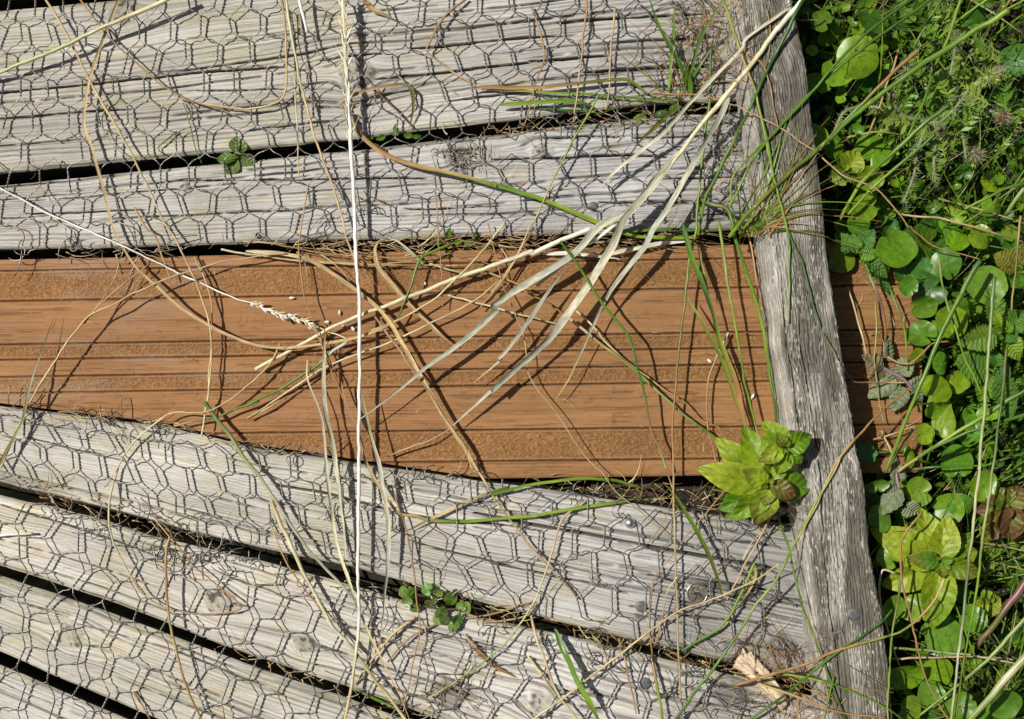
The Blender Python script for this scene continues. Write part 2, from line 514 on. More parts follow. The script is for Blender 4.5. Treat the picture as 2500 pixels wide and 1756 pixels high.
def wood_colour(z, gro, crk, g2, g3, kin, kring, light, mid, X, Y, seed):
    light = np.array(light); mid = np.array(mid)
    t = np.clip(0.38 * g2 + .34 * g3 + 0.28 * fbm(X / 160, Y / 60, seed + 20, 3), 0, 1)
    c = light[None, None] * (1 - sstep(.3, .75, t))[..., None] + mid[None, None] * sstep(.3, .75, t)[..., None]
    big = fbm(X / 300, Y / 140, seed + 21, 3)
    c = c * (0.82 + 0.36 * big)[..., None]
    c = c * (0.84 + 0.30 * g3)[..., None] * (.93 + .14 * vnoise(X / 5, Y / 2.2, seed + 24))[..., None]
    c = c * (1.04 - 0.80 * np.minimum(gro, 1.2))[..., None]
    warm = sstep(.55, .8, fbm(X / 45, Y / 18, seed + 22, 3))[..., None] * .7
    c = c * (1 - warm * (1 - np.array([1.0, .93, .78])))
    c = c * (1 - .9 * crk)[..., None] + np.array([.02, .014, .01]) * (.9 * crk)[..., None]
    kc = np.array([.30, .26, .20]) * (0.82 + 0.18 * np.sin(kring / 1.1) + .5 * (fbm(X / 9, Y / 6, seed + 50, 3) - .5))[..., None]
    c = c * (1 - .45 * kin)[..., None] + kc * (.45 * kin)[..., None]
    c = c * (1 - .75 * kin * sstep(.60, .72, vnoise(X / 7 + Y / 9, Y / 16 - X / 14, seed + 51)))[..., None]
    return np.clip(c, .008, .85)

def slab(X, Y, Z, C, name, mat, thick, loc=None, edge=True):
    """heightfield with an added rim that drops down thick units"""
    n, m = X.shape
    V = G(X, Y, Z).reshape(-1, 3)
    Q = grid_faces(n, m)
    ar = V[Q]
    area = np.linalg.norm(np.cross(ar[:, 2] - ar[:, 0], ar[:, 3] - ar[:, 1]), axis=1)
    Q = Q[area > 1e-12]
    Cv = C.reshape(-1, 3)
    side = np.array([.050, .043, .024]) if mat is M_WOOD else np.array([.13, .055, .02])   # side faces darkened, the shade of the gaps put into their colour
    ring = np.concatenate([np.arange(n) * m, (n - 1) * m + np.arange(1, m), (np.arange(n)[::-1] * m + m - 1)[1:], np.arange(m)[::-1][1:-1]])
    base = V[ring]; k = len(ring)
    zs = [0.0, -.12, -.4, -1.0]
    SV = []; SCc = []
    for f in zs:
        q = base.copy(); q[:, 2] = base[:, 2] + (-thick * S - base[:, 2]) * (-f)
        SV.append(q)
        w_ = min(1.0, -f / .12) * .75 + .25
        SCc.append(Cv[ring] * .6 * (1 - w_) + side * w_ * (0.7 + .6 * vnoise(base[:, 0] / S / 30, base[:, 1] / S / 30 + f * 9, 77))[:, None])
    off = len(V)
    SQ = grid_faces(4, k, True) + off
    b = np.array([[0, (n - 1) * m, n * m - 1, m - 1]])
    nb = off + 4 * k
    bot = V[b[0]].copy(); bot[:, 2] = -thick * S
    V = np.concatenate([V] + SV + [bot])
    Q = np.concatenate([Q, SQ, np.array([[nb, nb + 3, nb + 2, nb + 1]])])
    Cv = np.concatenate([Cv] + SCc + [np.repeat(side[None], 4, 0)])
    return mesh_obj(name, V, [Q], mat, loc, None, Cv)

def plank(label, top, bot, x0, x1, seed, knots=(), cracks=(), light=(.575, .552, .505), mid=(.40, .382, .342), dark_x=(1250, 1750, .70), thick=85, ncrack=16, gs=1.0, tint=(1, 1, 1)):
    xs = np.arange(x0, x1 + 1, 5.0)
    yt = lin(xs, top) if not callable(top) else top(xs)
    yb = lin(xs, bot) if not callable(bot) else bot(xs)
    yt = yt + 2.2 * (vnoise(xs / 60, xs * 0 + .5, seed + 40) - .5) * 2 + 1.0 * (vnoise(xs / 14, xs * 0 + .5, seed + 41) - .5)
    yb = yb + 2.2 * (vnoise(xs / 60, xs * 0 + .5, seed + 42) - .5) * 2 + 1.0 * (vnoise(xs / 14, xs * 0 + .5, seed + 43) - .5)
    wd = float(np.mean(yb - yt))
    nv = int(wd / 1.45)
    t = np.linspace(0, 1, nv)
    X = np.repeat(xs[:, None], nv, 1)
    Y = yt[:, None] * (1 - t) + yb[:, None] * t
    u = X - x0; v = np.repeat((t * wd)[None], len(xs), 0)
    # planks taper: grain follows the board
    z, gro, crk, g2, g3, kin, kr = wood_height(X, Y, u, v, seed, knots, cracks, gs, ncrack)
    e = np.minimum(v, wd - v)
    z = z - 6 * np.exp(-(e / 3.0) ** 2) - 1.2 * np.exp(-(e / 9) ** 2)
    z = z + 1.5 * (fbm(X / 500, Y / 300, seed + 30, 2) - .5)
    C = wood_colour(z, gro, crk, g2, g3, kin, kr, light, mid, X, Y, seed)
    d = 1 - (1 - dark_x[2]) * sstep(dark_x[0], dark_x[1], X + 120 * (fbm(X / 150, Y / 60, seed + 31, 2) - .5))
    alg = sstep(.52, .74, fbm(X / 120, Y / 45, seed + 60, 3)) * (1 - sstep(700, 1400, X)) * .55
    alg = np.maximum(alg, .8 * np.exp(-(e / 16) ** 2) * sstep(.4, .65, vnoise(X / 80, Y / 40, seed + 61)))
    C = C * (1 - alg[..., None] * (1 - np.array([.90, .90, .74])))
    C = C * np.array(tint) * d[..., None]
    cool = sstep(600, 1500, X)[..., None]
    C = C * (1 - cool * (1 - np.array([.98, 1.0, 1.06])))
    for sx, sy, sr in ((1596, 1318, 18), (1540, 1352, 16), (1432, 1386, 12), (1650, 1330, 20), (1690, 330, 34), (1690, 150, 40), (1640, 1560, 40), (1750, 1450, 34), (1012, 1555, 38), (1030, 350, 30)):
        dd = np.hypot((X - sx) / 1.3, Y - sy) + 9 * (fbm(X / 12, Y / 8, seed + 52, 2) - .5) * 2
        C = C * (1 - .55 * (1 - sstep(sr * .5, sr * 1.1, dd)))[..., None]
    # grime along the plank edges
    C = C * (1 - .35 * np.exp(-(e / 9) ** 2) * sstep(.3, .6, vnoise(X / 50, Y / 20, seed + 32)))[..., None]
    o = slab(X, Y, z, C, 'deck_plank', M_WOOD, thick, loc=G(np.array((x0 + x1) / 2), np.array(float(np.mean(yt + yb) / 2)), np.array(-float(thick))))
    tag(o, label, 'plank', 'weathered deck planks')
    return o

X0 = -420
P_TOP = lambda xs: lin(xs, A_BOT) - 365
A0_BOT = lambda xs: lin(xs, A_BOT) - 365 - 30 + 0.008 * xs
A0_TOP = lambda xs: lin(xs, A_BOT) - 760
plank('widest weathered plank at the top, with a big grey knot behind the seed head', P_TOP, A_BOT, X0, 1765, 11,
      knots=((275, 30, 30), (800, 165, 34), (1140, 375, 10), (1520, 40, 16)),
      cracks=((205, 700, 520, 1.6), (268, 1000, 420, 2.0), (150, 1500, 500, 2.0), (112, 1700, 380, 1.6), (232, 1850, 300, 1.5)), gs=1.2, tint=(.90, .89, .87))
plank('weathered plank mostly cut off by the top edge of the photo', A0_TOP, A0_BOT, X0, 1700, 12)
plank('tapering weathered plank just above the brown board, a dark round knot on its upper edge', B_TOP, B_BOT, X0, 1800, 13,
      knots=((1212, 338, 20), (1030, 385, 14), (415, 418, 9), (1330, 462, 5)),
      cracks=((52, 820, 380, 1.2), (30, 1450, 300, 1.6), (95, 1750, 300, 1.6), (130, 1650, 260, 1.4)), gs=.95, tint=(.92, .92, .94))
plank('weathered plank just below the brown board, with the domed nail and the steel ring', C_TOP, C_BOT, X0, 1860, 14,
      cracks=((40, 1350, 600, 1.8), (58, 1700, 350, 2.0), (95, 1500, 480, 1.3), (120, 1900, 300, 1.8), (75, 2000, 260, 2.0), (150, 1800, 300, 1.6)), dark_x=(1200, 1700, .62), ncrack=22, gs=.85, tint=(1.04, 1.03, 1.01))
plank('long weathered plank second below the brown board, running under the scalloped leaved herb', D_TOP, D_BOT, X0, 1900, 15,
      knots=((495, 1345, 30), (680, 1445, 20), (1205, 1570, 24)), cracks=((60, 1500, 500, 1.6), (110, 1750, 400, 1.8)), ncrack=18, gs=1.35, tint=(1.10, 1.08, 1.05))
plank('weathered plank with a pale knot, third below the brown board', E_TOP, E_BOT, X0, 1500, 16, knots=((155, 1430, 27),), cracks=((50, 560, 300, 1.2),), gs=1.1, tint=(1.06, 1.05, 1.01), light=(.59, .565, .515))
plank('weathered plank showing only in the bottom corner away from the batten', F_TOP, lambda xs: lin(xs, F_TOP) + 190, X0, 900, 17, light=(.59, .565, .515))

# ------------------------------------------------------------------ brown composite board
ST = [(582, 547, 's'), (607, 578, 'r'), (676, 644, 's'), (773, 744, 'r'), (808, 780, 's'), (846, 817, 'r'), (883, 856, 's'), (979, 957, 'r'), (1048, 1029, 's'), (1090, 1066, 'e')]
def composite_board():
    xs = np.arange(X0, 2072, 2.1)
    kx = (xs - 0) / 1700.0
    rows = []; typ = []; sid = []
    for i in range(len(ST) - 1):
        a, b = ST[i], ST[i + 1]
        n = int(((b[0] - a[0]) + (b[1] - a[1])) / 2 / 1.4)
        for q in range(n):
            f = q / n
            rows.append((a[0] + (b[0] - a[0]) * f, a[1] + (b[1] - a[1]) * f)); typ.append(0 if a[2] == 's' else 1); sid.append((i, f, n))
    rows.append((ST[-1][0], ST[-1][1])); typ.append(0); sid.append((len(ST) - 2, 1, 1))
    rows = np.array(rows); typ = np.array(typ)
    Y = rows[None, :, 0] * (1 - kx[:, None]) + rows[None, :, 1] * kx[:, None]
    X = np.repeat(xs[:, None], len(rows), 1)
    lim = (lin(xs, C_TOP) - 7)[:, None]
    lim = np.where(xs[:, None] > 1180, 5000, lim)
    v = rows.mean(1)[None] + 0 * X
    gd = np.full(len(rows), 1e3)
    for i in range(1, len(ST) - 1):
        gd = np.minimum(gd, np.abs(rows.mean(1) - (ST[i][0] + ST[i][1]) / 2))
    g = np.exp(-(gd / 1.5) ** 2)[None]; lip = (np.exp(-((gd - 5.0) / 2.6) ** 4))[None]
    wv = v + 9 * (fbm(X / 330, v / 60, 61, 2) - .5)
    gr = vnoise(wv / 4.2, X / 420, 62); gr2 = vnoise(wv / 2.0, X / 60, 63); gr3 = fbm(wv / 14, X / 600, 64, 2)
    pore = sstep(.33, .2, vnoise(wv / 2.4, X / 70, 65)) * sstep(.35, .6, fbm(X / 200, wv / 22, 66, 2))
    ph = wv / 5.2 + 2.2 * vnoise(wv / 30, X / 900, 73) + .3 * (vnoise(X / 50, wv / 6, 74) - .5)
    fr = ph - np.floor(ph)
    pore = np.maximum(pore, np.exp(-((fr - .5) / .17) ** 2) * sstep(.45, .7, vnoise(np.floor(ph) * 1.7, X / 75, 75)) * sstep(.25, .6, fbm(X / 260, wv / 30, 76, 2)))
    zs = 0.8 * (gr - .5) - 1.1 * pore + .3 * (gr2 - .5)
    n1 = vnoise(X / 3.6 + 2.0 * vnoise(X / 7, Y / 7, 71), Y / 3.0 + 2.0 * vnoise(X / 7, Y / 7, 72), 67)
    worm = 1 - sstep(.0, .24, np.abs(n1 - .5))
    n2 = vnoise(X / 2.3, Y / 2.3, 68)
    zr = 1.9 * (worm - .5) + 1.0 * (n2 - .5) - 1.2
    zr = zr * (1 - lip) + .4 * lip
    t = typ[None] * np.ones_like(X)
    z = np.where(t > .5, zr, zs) - 6 * g
    yy = rows.mean(1)
    z = z - (4 * np.exp(-((yy - yy[0]) / 3) ** 2) + 4 * np.exp(-((yy[-1] - yy) / 3) ** 2))[None]
    base = np.array([.345, .180, .075]); base2 = np.array([.250, .126, .049]); rough = np.array([.285, .145, .053])
    a = np.clip(.55 * gr3 + .45 * gr, 0, 1)[..., None]
    C = base * a + base2 * (1 - a)
    C = C * (1 - .36 * pore)[..., None]
    R = rough[None, None] * (0.80 + .36 * n2)[..., None] * (0.68 + .42 * worm)[..., None]
    R = R * (1 - .6 * lip[..., None]) + base * .95 * .6 * lip[..., None]
    C = np.where(t[..., None] > .5, R, C)
    C = C * (1 - .82 * g)[..., None]
    # wear: greyed where feet have rubbed, left end and the ridge edges
    gm = sstep(.42, .75, fbm(X / 170, Y / 35, 69, 3)) * (1 - sstep(150, 900, X)) * .34
    grey = np.array([.34, .26, .18])
    C = C * (1 - gm)[..., None] + grey * gm[..., None]
    C = C * (0.86 + .28 * fbm(X / 120, Y / 70, 70, 3))[..., None] * (1.02 - .12 * sstep(700, 1700, X))[..., None]
    dirt = sstep(.62, .8, fbm(X / 26, Y / 9, 78, 4)) * .35 + .5 * sstep(.70, .8, fbm(X / 9, Y / 7, 79, 3))
    C = C * (1 - .45 * dirt)[..., None]
    red = 1 - sstep(600, 1400, X)
    C = C * (1 - red[..., None] * (1 - np.array([1.03, .99, 1.0])))
    Y = np.minimum(Y, lim)
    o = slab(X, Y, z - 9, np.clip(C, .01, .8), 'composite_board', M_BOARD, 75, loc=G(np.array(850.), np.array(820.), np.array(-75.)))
    tag(o, 'brown composite deck board with smooth and pebbled stripes, the only brown board', 'board')
composite_board()

# ------------------------------------------------------------------ joists under the planks
def beam(label, p0, p1, w, z1, z0, seed):
    p0 = np.array(p0, float); p1 = np.array(p1, float)
    d = p1 - p0; L = np.linalg.norm(d); d /= L; nn = np.array([-d[1], d[0]])
    us = np.arange(0, L, 9.0); ts = np.linspace(-w / 2, w / 2, 24)
    X = p0[0] + d[0] * us[:, None] + nn[0] * ts[None]; Y = p0[1] + d[1] * us[:, None] + nn[1] * ts[None]
    z = z1 + 3 * (fbm(us[:, None] / 40, ts[None] / 8, seed, 3) - 1)
    mo = sstep(.4, .65, fbm(X / 40, Y / 40, seed + 3, 3))[..., None]
    C = np.array([.055, .038, .024]) * (1 - mo) + np.array([.04, .05, .012]) * mo
    n, m = X.shape
    Xp, Yp, Zp = (np.pad(q, 1, mode='edge') for q in (X, Y, z))
    Zp[0] = Zp[-1] = z0; Zp[:, 0] = Zp[:, -1] = z0
    V = G(Xp, Yp, Zp).reshape(-1, 3)
    o = mesh_obj('joist', V, [grid_faces(n + 2, m + 2)], M_WOOD, G(np.array(p0.mean()), np.array(p1.mean()), np.array(float(z0))), None, np.pad(C, ((1, 1), (1, 1), (0, 0)), mode='edge').reshape(-1, 3))
    tag(o, label, 'beam')
beam('mossy dark joist glimpsed through the gaps under the nail heads', (1345, -350), (1460, 1950), 170, -104, -148, 91)

# ------------------------------------------------------------------ edge batten
BT = 128.0
BL = [(-350, 1588), (0, 1625), (171, 1645), (341, 1669), (495, 1687), (573, 1696), (778, 1717), (949, 1744), (1142, 1766), (1262, 1783), (1401, 1800), (1539, 1818), (1613, 1826), (1950, 1868)]
BR = [(-350, 1735), (0, 1776), (51, 1788), (115, 1802), (239, 1820), (444, 1844), (573, 1857), (798, 1891), (1017, 1925), (1090, 1940), (1228, 1951), (1400, 1984), (1613, 2005), (1950, 2050)]
def batten_left(y):
    return np.interp(y, [p[0] for p in BL], [p[1] for p in BL])
def batten_right_top(y):
    k = 1 - BT / DU
    ys = np.array([CY + (p[0] - CY) * k for p in BR]); xs = np.array([CX + (p[1] - CX) * k for p in BR])
    return np.interp(y, ys, xs)
def batten():
    ys = np.arange(-330, 1900, 3.2)
    L = batten_left(ys); R = batten_right_top(ys)
    L = L + 3 * (vnoise(ys / 60, ys * 0, 81) - .5) + 1.2 * (vnoise(ys / 11, ys * 0, 82) - .5)
    R = R + 3 * (vnoise(ys / 50, ys * 0, 83) - .5) + 1.5 * (vnoise(ys / 11, ys * 0, 84) - .5)
    W_ = R - L
    rad = 9.0
    prof = []                                   # (fraction across, dx, h, nx, nz)
    for h in np.linspace(-2, BT - rad, 34): prof.append((0, 0 + 6 * (h / BT), h, -1, .07))
    for a in np.linspace(0, math.pi / 2, 9)[1:-1]:
        prof.append((0, 6 + rad - rad * math.cos(a), BT - rad + rad * math.sin(a), -math.cos(a), math.sin(a)))
    for f in np.linspace(0, 1, 118):
        prof.append((f, (6 + rad) * (1 - f) - rad * f, BT - 1.5 * f + 1.5 * math.sin(math.pi * f), 0, 1))
    for a in np.linspace(0, math.pi / 2, 9)[1:-1]:
        prof.append((1, -rad + rad * math.sin(a), BT - 1.5 - rad + rad * math.cos(a), math.sin(a), math.cos(a)))
    for h in np.linspace(BT - rad, -2, 20): prof.append((1, 0, h, 1, 0))
    p = np.array(prof)
    f, dx, h, nx, nz = (p[:, i][None] for i in range(5))
    X = L[:, None] + W_[:, None] * f + dx
    Y = np.repeat(ys[:, None], len(p), 1)
    H = np.repeat(h, len(ys), 0)
    per = np.concatenate([[0], np.cumsum(np.hypot(np.diff(p[:, 0] * 150 + p[:, 1]), np.diff(p[:, 2])))])[None] + 0 * X
    u = Y
    w = per + 9 * (fbm(u / 300, per / 60, 85, 2) - .5) * 2 + 4 * (vnoise(u / 70, per / 20, 86) - .5)
    kx, ky = 1768, 116
    d2 = ((X - kx)) ** 2 + ((Y - ky) / 1.2) ** 2
    w = w - (X - kx) * np.minimum(1, 500 / (d2 + 60))
    g2 = fbm(w / 12, u / 160, 88, 3); g3 = vnoise(w / 1.9, u / 9, 89)
    ph = w / 7.0 + 2.4 * vnoise(w / 40, u / 700, 87) + .45 * (vnoise(u / 42, w / 7, 90) - .5); idx = np.floor(ph); fr = ph - idx
    gro = np.exp(-((fr - .5) / (.10 + .10 * vnoise(idx * .7, u / 150, 101))) ** 2) * sstep(.2, .55, vnoise(idx * 1.7, u / 90, 102)) * (.6 + .4 * vnoise(idx * 2.1, u / 8, 103))
    pit = sstep(.70, .86, vnoise(w / 2.0, u / 8.5, 97)) * sstep(.3, .55, fbm(w / 26, u / 90, 104, 2))
    fl = sstep(.68, .84, vnoise(w / 1.8, u / 9.0, 92)) * sstep(.34, .58, fbm(w / 30, u / 130, 93, 3))   # pale flakes
    gro = np.maximum(gro, .85 * pit)
    disp = 1.2 * (g2 - .5) - 3.0 * gro + 1.2 * fl + 1.0 * (g3 - .5)
    ck = np.exp(-((w - 83 - 6 * (vnoise(u / 130, u * 0, 94) - .5)) / 1.5) ** 2) * sstep(560, 640, Y) * (1 - sstep(1130, 1180, Y)) + np.exp(-((w - 118) / 1.3) ** 2) * sstep(300, 340, Y) * (1 - sstep(640, 700, Y))
    for _q, (w0, ya, yb, wd_) in enumerate([(70, -200, 260, 1.3), (110, 60, 420, 1.2), (150, 200, 560, 1.4), (60, 380, 620, 1.2), (140, 640, 1000, 1.2), (105, 900, 1420, 1.5), (170, 700, 1200, 1.2), (75, 1280, 1640, 1.5), (130, 1360, 1700, 1.4), (160, 1200, 1640, 1.1)]):
        ck = np.maximum(ck, np.exp(-((w - w0 - 5 * (vnoise(u / 90, u * 0 + _q, 98) - .5)) / wd_) ** 2) * sstep(ya, ya + 60, Y) * (1 - sstep(yb - 60, yb, Y)) * sstep(.2, .4, vnoise(u / 24, u * 0 + _q, 99)))
    disp = disp - 12 * ck
    X = X + nx * disp; H = H + nz * disp
    lightc = np.array([.52, .48, .42]); dark = np.array([.125, .115, .088]); mid = np.array([.315, .298, .255])
    top = sstep(.2, .9, nz + 0 * X)
    lich = sstep(.34, .60, fbm(X / 40, Y / 160, 95, 3)) * top * sstep(70, 110, per)
    C = mid * (0.75 + .5 * g2)[..., None] * (.86 + .28 * g3)[..., None]
    C = C * (1 - lich)[..., None] + dark * (0.7 + .6 * g3)[..., None] * lich[..., None]
    C = C * (1 - .75 * gro)[..., None]
    C = C * (1 - .8 * fl)[..., None] + lightc * (.8 * fl)[..., None]
    C = C * (.66 + .68 * fbm(X / 17, Y / 48, 110, 3))[..., None]
    pale = np.exp(-((per - 88) / 26) ** 2) * .75 * sstep(.3, .6, fbm(X / 25, Y / 90, 96, 2) + .1)  # paler left face, its sunlit tone put into the colour
    C = C * (1 - pale)[..., None] + lightc * 1.05 * (1 - .5 * gro)[..., None] * pale[..., None]
    kd = np.sqrt(d2); km = np.exp(-(kd / 20) ** 4)
    C = C * (1 - .7 * km)[..., None] + np.array([.17, .12, .06]) * (.8 + .3 * np.sin(kd / 1.3))[..., None] * (.7 * km)[..., None]
    C = C * (1 - .85 * ck)[..., None]
    V = G(X, Y, H).reshape(-1, 3)
    Q = grid_faces(*X.shape)[:, ::-1]
    o = mesh_obj('edge_batten', V, [Q], M_BATTEN, G(np.array(1800.), np.array(800.), np.array(0.)), None, np.clip(C, .01, .8).reshape(-1, 3))
    tag(o, 'raised grey weathered batten with pale flakes and lichen, nailed along the ends of the planks', 'batten')
batten()

# ------------------------------------------------------------------ nails, ring
def lathe(cx, cy, prof, n=24, tilt=0):
    r = np.array([q[0] for q in prof]); z = np.array([q[1] for q in prof])
    a = np.linspace(0, 2 * math.pi, n, endpoint=False)
    X = cx + r[:, None] * np.cos(a); Y = cy + r[:, None] * np.sin(a); Z = z[:, None] + 0 * X
    V = G(X, Y, Z + tilt * (X - cx)).reshape(-1, 3)
    return V, grid_faces(len(prof), n, True)
def nail(label, x, y, r, h, dome, mat, sc=0.0, group='flat nail heads'):
    k = 1 - h / DU
    x = CX + (x - CX) * k; y = CY + (y - CY) * k
    prof = [(r * .9, h - 12), (r, h - 4), (r, h), (r * .93, h + 1.2 + dome * .25), (r * .6, h + 1.8 + dome * .75), (r * .25, h + 2 + dome * .97), (.2, h + 2 + dome)]
    V, Q = lathe(x, y, prof, 24, sc)
    o = mesh_obj('nail', V, [Q], mat, V.mean(0), None, (.5, .5, .5))
    tag(o, label, 'nail', group)
nail('shiny domed nail head near the upper edge of the plank below the brown board', 1412, 1173, 12.5, 2, 7, M_NAILB, group=None)
nail('flat nail head under a wire twist, beside the steel ring', 1438, 1361, 13, 2, 0, M_NAIL)
nail('flat nail head at the bottom, on the plank under the splintered wood chip', 1447, 1533, 13.5, 2, 0, M_NAIL)
nail('flat grey nail head just above the brown board, beside the grey leaves', 1330, 463, 10.5, 2, 0, M_NAIL)
nail('flat nail head high on the widest plank', 1518, 15, 9, 2, 0, M_NAIL)
nail('flat nail head on the raised batten', 1915, 1378, 14, BT, 0, M_NAIL)
_t = np.linspace(0, 2 * math.pi, 40, endpoint=False)
rc = empty('ring_washer', G(np.array(1563.), np.array(1330.), np.array(0.)))
tag(rc, 'steel ring with a dark plug of wood inside, let into the plank by the batten', 'washer')
V, Q = lathe(1563, 1330, [(21.6, -4), (21.6, 1.4), (22.0, 2.6), (23.0, 2.8), (23.8, 1.6), (24, -4)], 40)
mesh_obj('rim', V, [Q], M_NAILB, None, rc, (.5, .5, .5))
V, Q = lathe(1563, 1330, [(q, 1.0 + .6 * math.sin(q)) for q in np.linspace(21.2, .3, 16)], 60)
_dx = V[:, 0] / S + CX - 1563; _dy = CY - V[:, 1] / S - 1330
_an = np.arctan2(_dy, _dx); _rd = np.hypot(_dx, _dy)
_ck = np.maximum.reduce([np.exp(-((_an - q - .02 * _rd) * _rd / 1.6) ** 2) for q in (-2.4, -1.3, .3, 1.5, 2.6)])
_pc = np.array([.15, .135, .10])[None] * (.7 + .6 * vnoise(_dx / 5, _dy / 9, 120))[:, None] * (1 - .8 * _ck)[:, None] * (.8 + .2 * np.sin(_rd / 1.2))[:, None]
V[:, 2] -= 2.5 * S * _ck
mesh_obj('plug', V, [Q], M_WOOD, None, rc, _pc)
for _i, (_x, _y, _l) in enumerate([(580, 529, 'small dark nail hole in the plank just above the brown board'), (103, 1108 + 0, None)]):
    if _l:
        V, Q = lathe(_x, _y, [(7.5, 1.2), (6.5, 1.6), (5.5, .2), (.2, -.4)], 18)
        tag(mesh_obj('nail_hole', V, [Q], M_WOOD, None, None, (.05, .04, .03)), _l, 'hole')

# ------------------------------------------------------------------ chicken wire
NU = """1 J1 125,255,0 330,220,1 515,190,2 940,230,4 1140,200,5 1340,185,6 1540,180,7 1750,150,8
1 J2 260,420,.5 455,410,1.5 640,400,2.5 850,400,3.5 1040,390,4.5 1250,380,5.5 1440,350,6.5 1650,340,7.5 1830,330,8.5
1 J3 150,600,0 350,590,1 550,570,2 740,580,3 930,580,4 1150,570,5 1350,560,6 1560,550,7 1750,550,8
1 J4 60,820,-.5 260,800,.5 460,790,1.5 870,780,3.5 1050,780,4.5 1260,760,5.5 1660,730,7.5
1 J5 160,985,0 350,985,1 550,975,2 760,990,3 960,980,4 1155,940,5 1370,940,6 1560,950,7 1770,940,8
1 J6 70,1190,-.5 265,1190,.5 470,1190,1.5 870,1180,3.5 1080,1170,4.5 1275,1150,5.5 1480,1140,6.5 1690,1130,7.5
1 J7 170,1400,0 390,1380,1 560,1380,2 760,1370,3 990,1360,4 1180,1350,5 1390,1330,6 1595,1320,7 1810,1310,8
1 J8 1300,1490,5.5 1525,1500,6.5 1735,1500,7.5
2 J1 120,150,8 510,150,10 720,110,11
2 J2 30,330,7.5 215,320,8.5 410,330,9.5 840,270,11.5 1040,250,12.5
2 J3 120,530,8 325,510,9 530,490,10 945,450,12 1155,430,13 1365,410,14 1580,400,15 1775,380,16
2 J4 240,720,8.5 450,680,9.5 855,650,11.5 1075,630,12.5 1285,620,13.5
2 J5 150,940,8 365,900,9 575,890,10 980,830,12 1195,800,13 1410,790,14 1620,780,15
2 J6 75,1140,7.5 290,1110,8.5 490,1080,9.5 710,1060,10.5 920,1060,11.5
2 J7 195,1310,8 420,1250,9 620,1260,10 835,1240,11 1035,1210,12 1230,1170,13
2 J8 325,1460,8.5 530,1460,9.5 975,1430,11.5 1165,1410,12.5 1345,1370,13.5 1560,1350,14.5
3 J2 50,200,15.5 250,210,16.5 460,190,17.5 655,170,18.5 840,130,19.5 1045,110,20.5
3 J3 165,370,16 375,390,17 575,350,18 765,340,19 965,310,20
3 J4 490,530,17.5 710,530,18.5 890,490,19.5
3 J5 10,770,15 425,760,17 625,740,18 810,720,19
3 J6 140,950,15.5 325,960,16.5 535,970,17.5 745,940,18.5 920,890,19.5
3 J7 40,1140,15 250,1140,16 455,1120,17 665,1120,18 890,1060,19 1050,1040,20
3 J8 375,1290,16.5 590,1300,17.5 825,1270,18.5
3 J9 80,1510,15 490,1480,17"""
NC = """10 J2 153,230,2 390,200,3 -252,260,0 -27,230,1 1817,240,10 2007,250,11 2202,240,12 2422,250,13 2642,210,14
10 J3 -117,420,.5 113,430,1.5 280,410,2.5 510,390,3.5 1290,530,7.5 1500,490,8.5 1727,480,9.5 1907,470,10.5 2107,440,11.5 2317,430,12.5 2552,400,13.5 2762,390,14.5
10 J4 1415,720,8 1637,700,9 1837,700,10 2027,680,11 2227,660,12 2447,630,13 2687,600,14 2902,570,15 3117,530,16
10 J5 1952,920,10.5 2152,910,11.5 2362,840,12.5 2582,790,13.5 2812,780,14.5 3032,760,15.5
10 J6 2502,1040,13 2727,1000,14 3172,970,16 3362,960,17
10 J1 -562,100,-1.5 -367,80,-.5 -142,80,.5
10 J0 -488,-115,-1 -280,-120,0 -894,-132,-3 -677,-132,-2"""
def parse_net(txt):
    R = []
    for line in txt.split('\n'):
        t = line.split()
        for q in t[2:]:
            x, y, c = (float(a) for a in q.split(','))
            R.append((*vp(t[0], x, y), c, float(t[1][1:])))
    return np.array(R)
def basis(c, J, deg):
    return np.stack([(c / 10) ** a * (J / 5) ** b for a in range(deg + 1) for b in range(deg + 1 - a)], -1)
def fit_net(A, deg):
    B = basis(A[:, 2], A[:, 3], deg)
    sol = np.linalg.lstsq(B, A[:, :2], rcond=None)[0]
    return lambda c, J: basis(np.asarray(c, float), np.asarray(J, float), deg) @ sol

def strand_twist(acc, p, q, r, turns, ph):
    """two wires wound round each other from p to q (world)"""
    d = q - p; L = np.linalg.norm(d); d = d / L
    up = np.array([0, 0, 1.0]); b = np.cross(d, up); b /= np.linalg.norm(b)
    nn = np.cross(b, d)
    t = np.linspace(0, 1, 18)
    for k in (0, math.pi):
        a = ph + k + turns * 2 * math.pi * t
        env = 0.96 * r
        P = p + d * (L * t)[:, None] + env * (np.cos(a)[:, None] * b + np.sin(a)[:, None] * nn)
        acc.add(*[x for x in tube(P, r, 5, cap=False)[:2]])

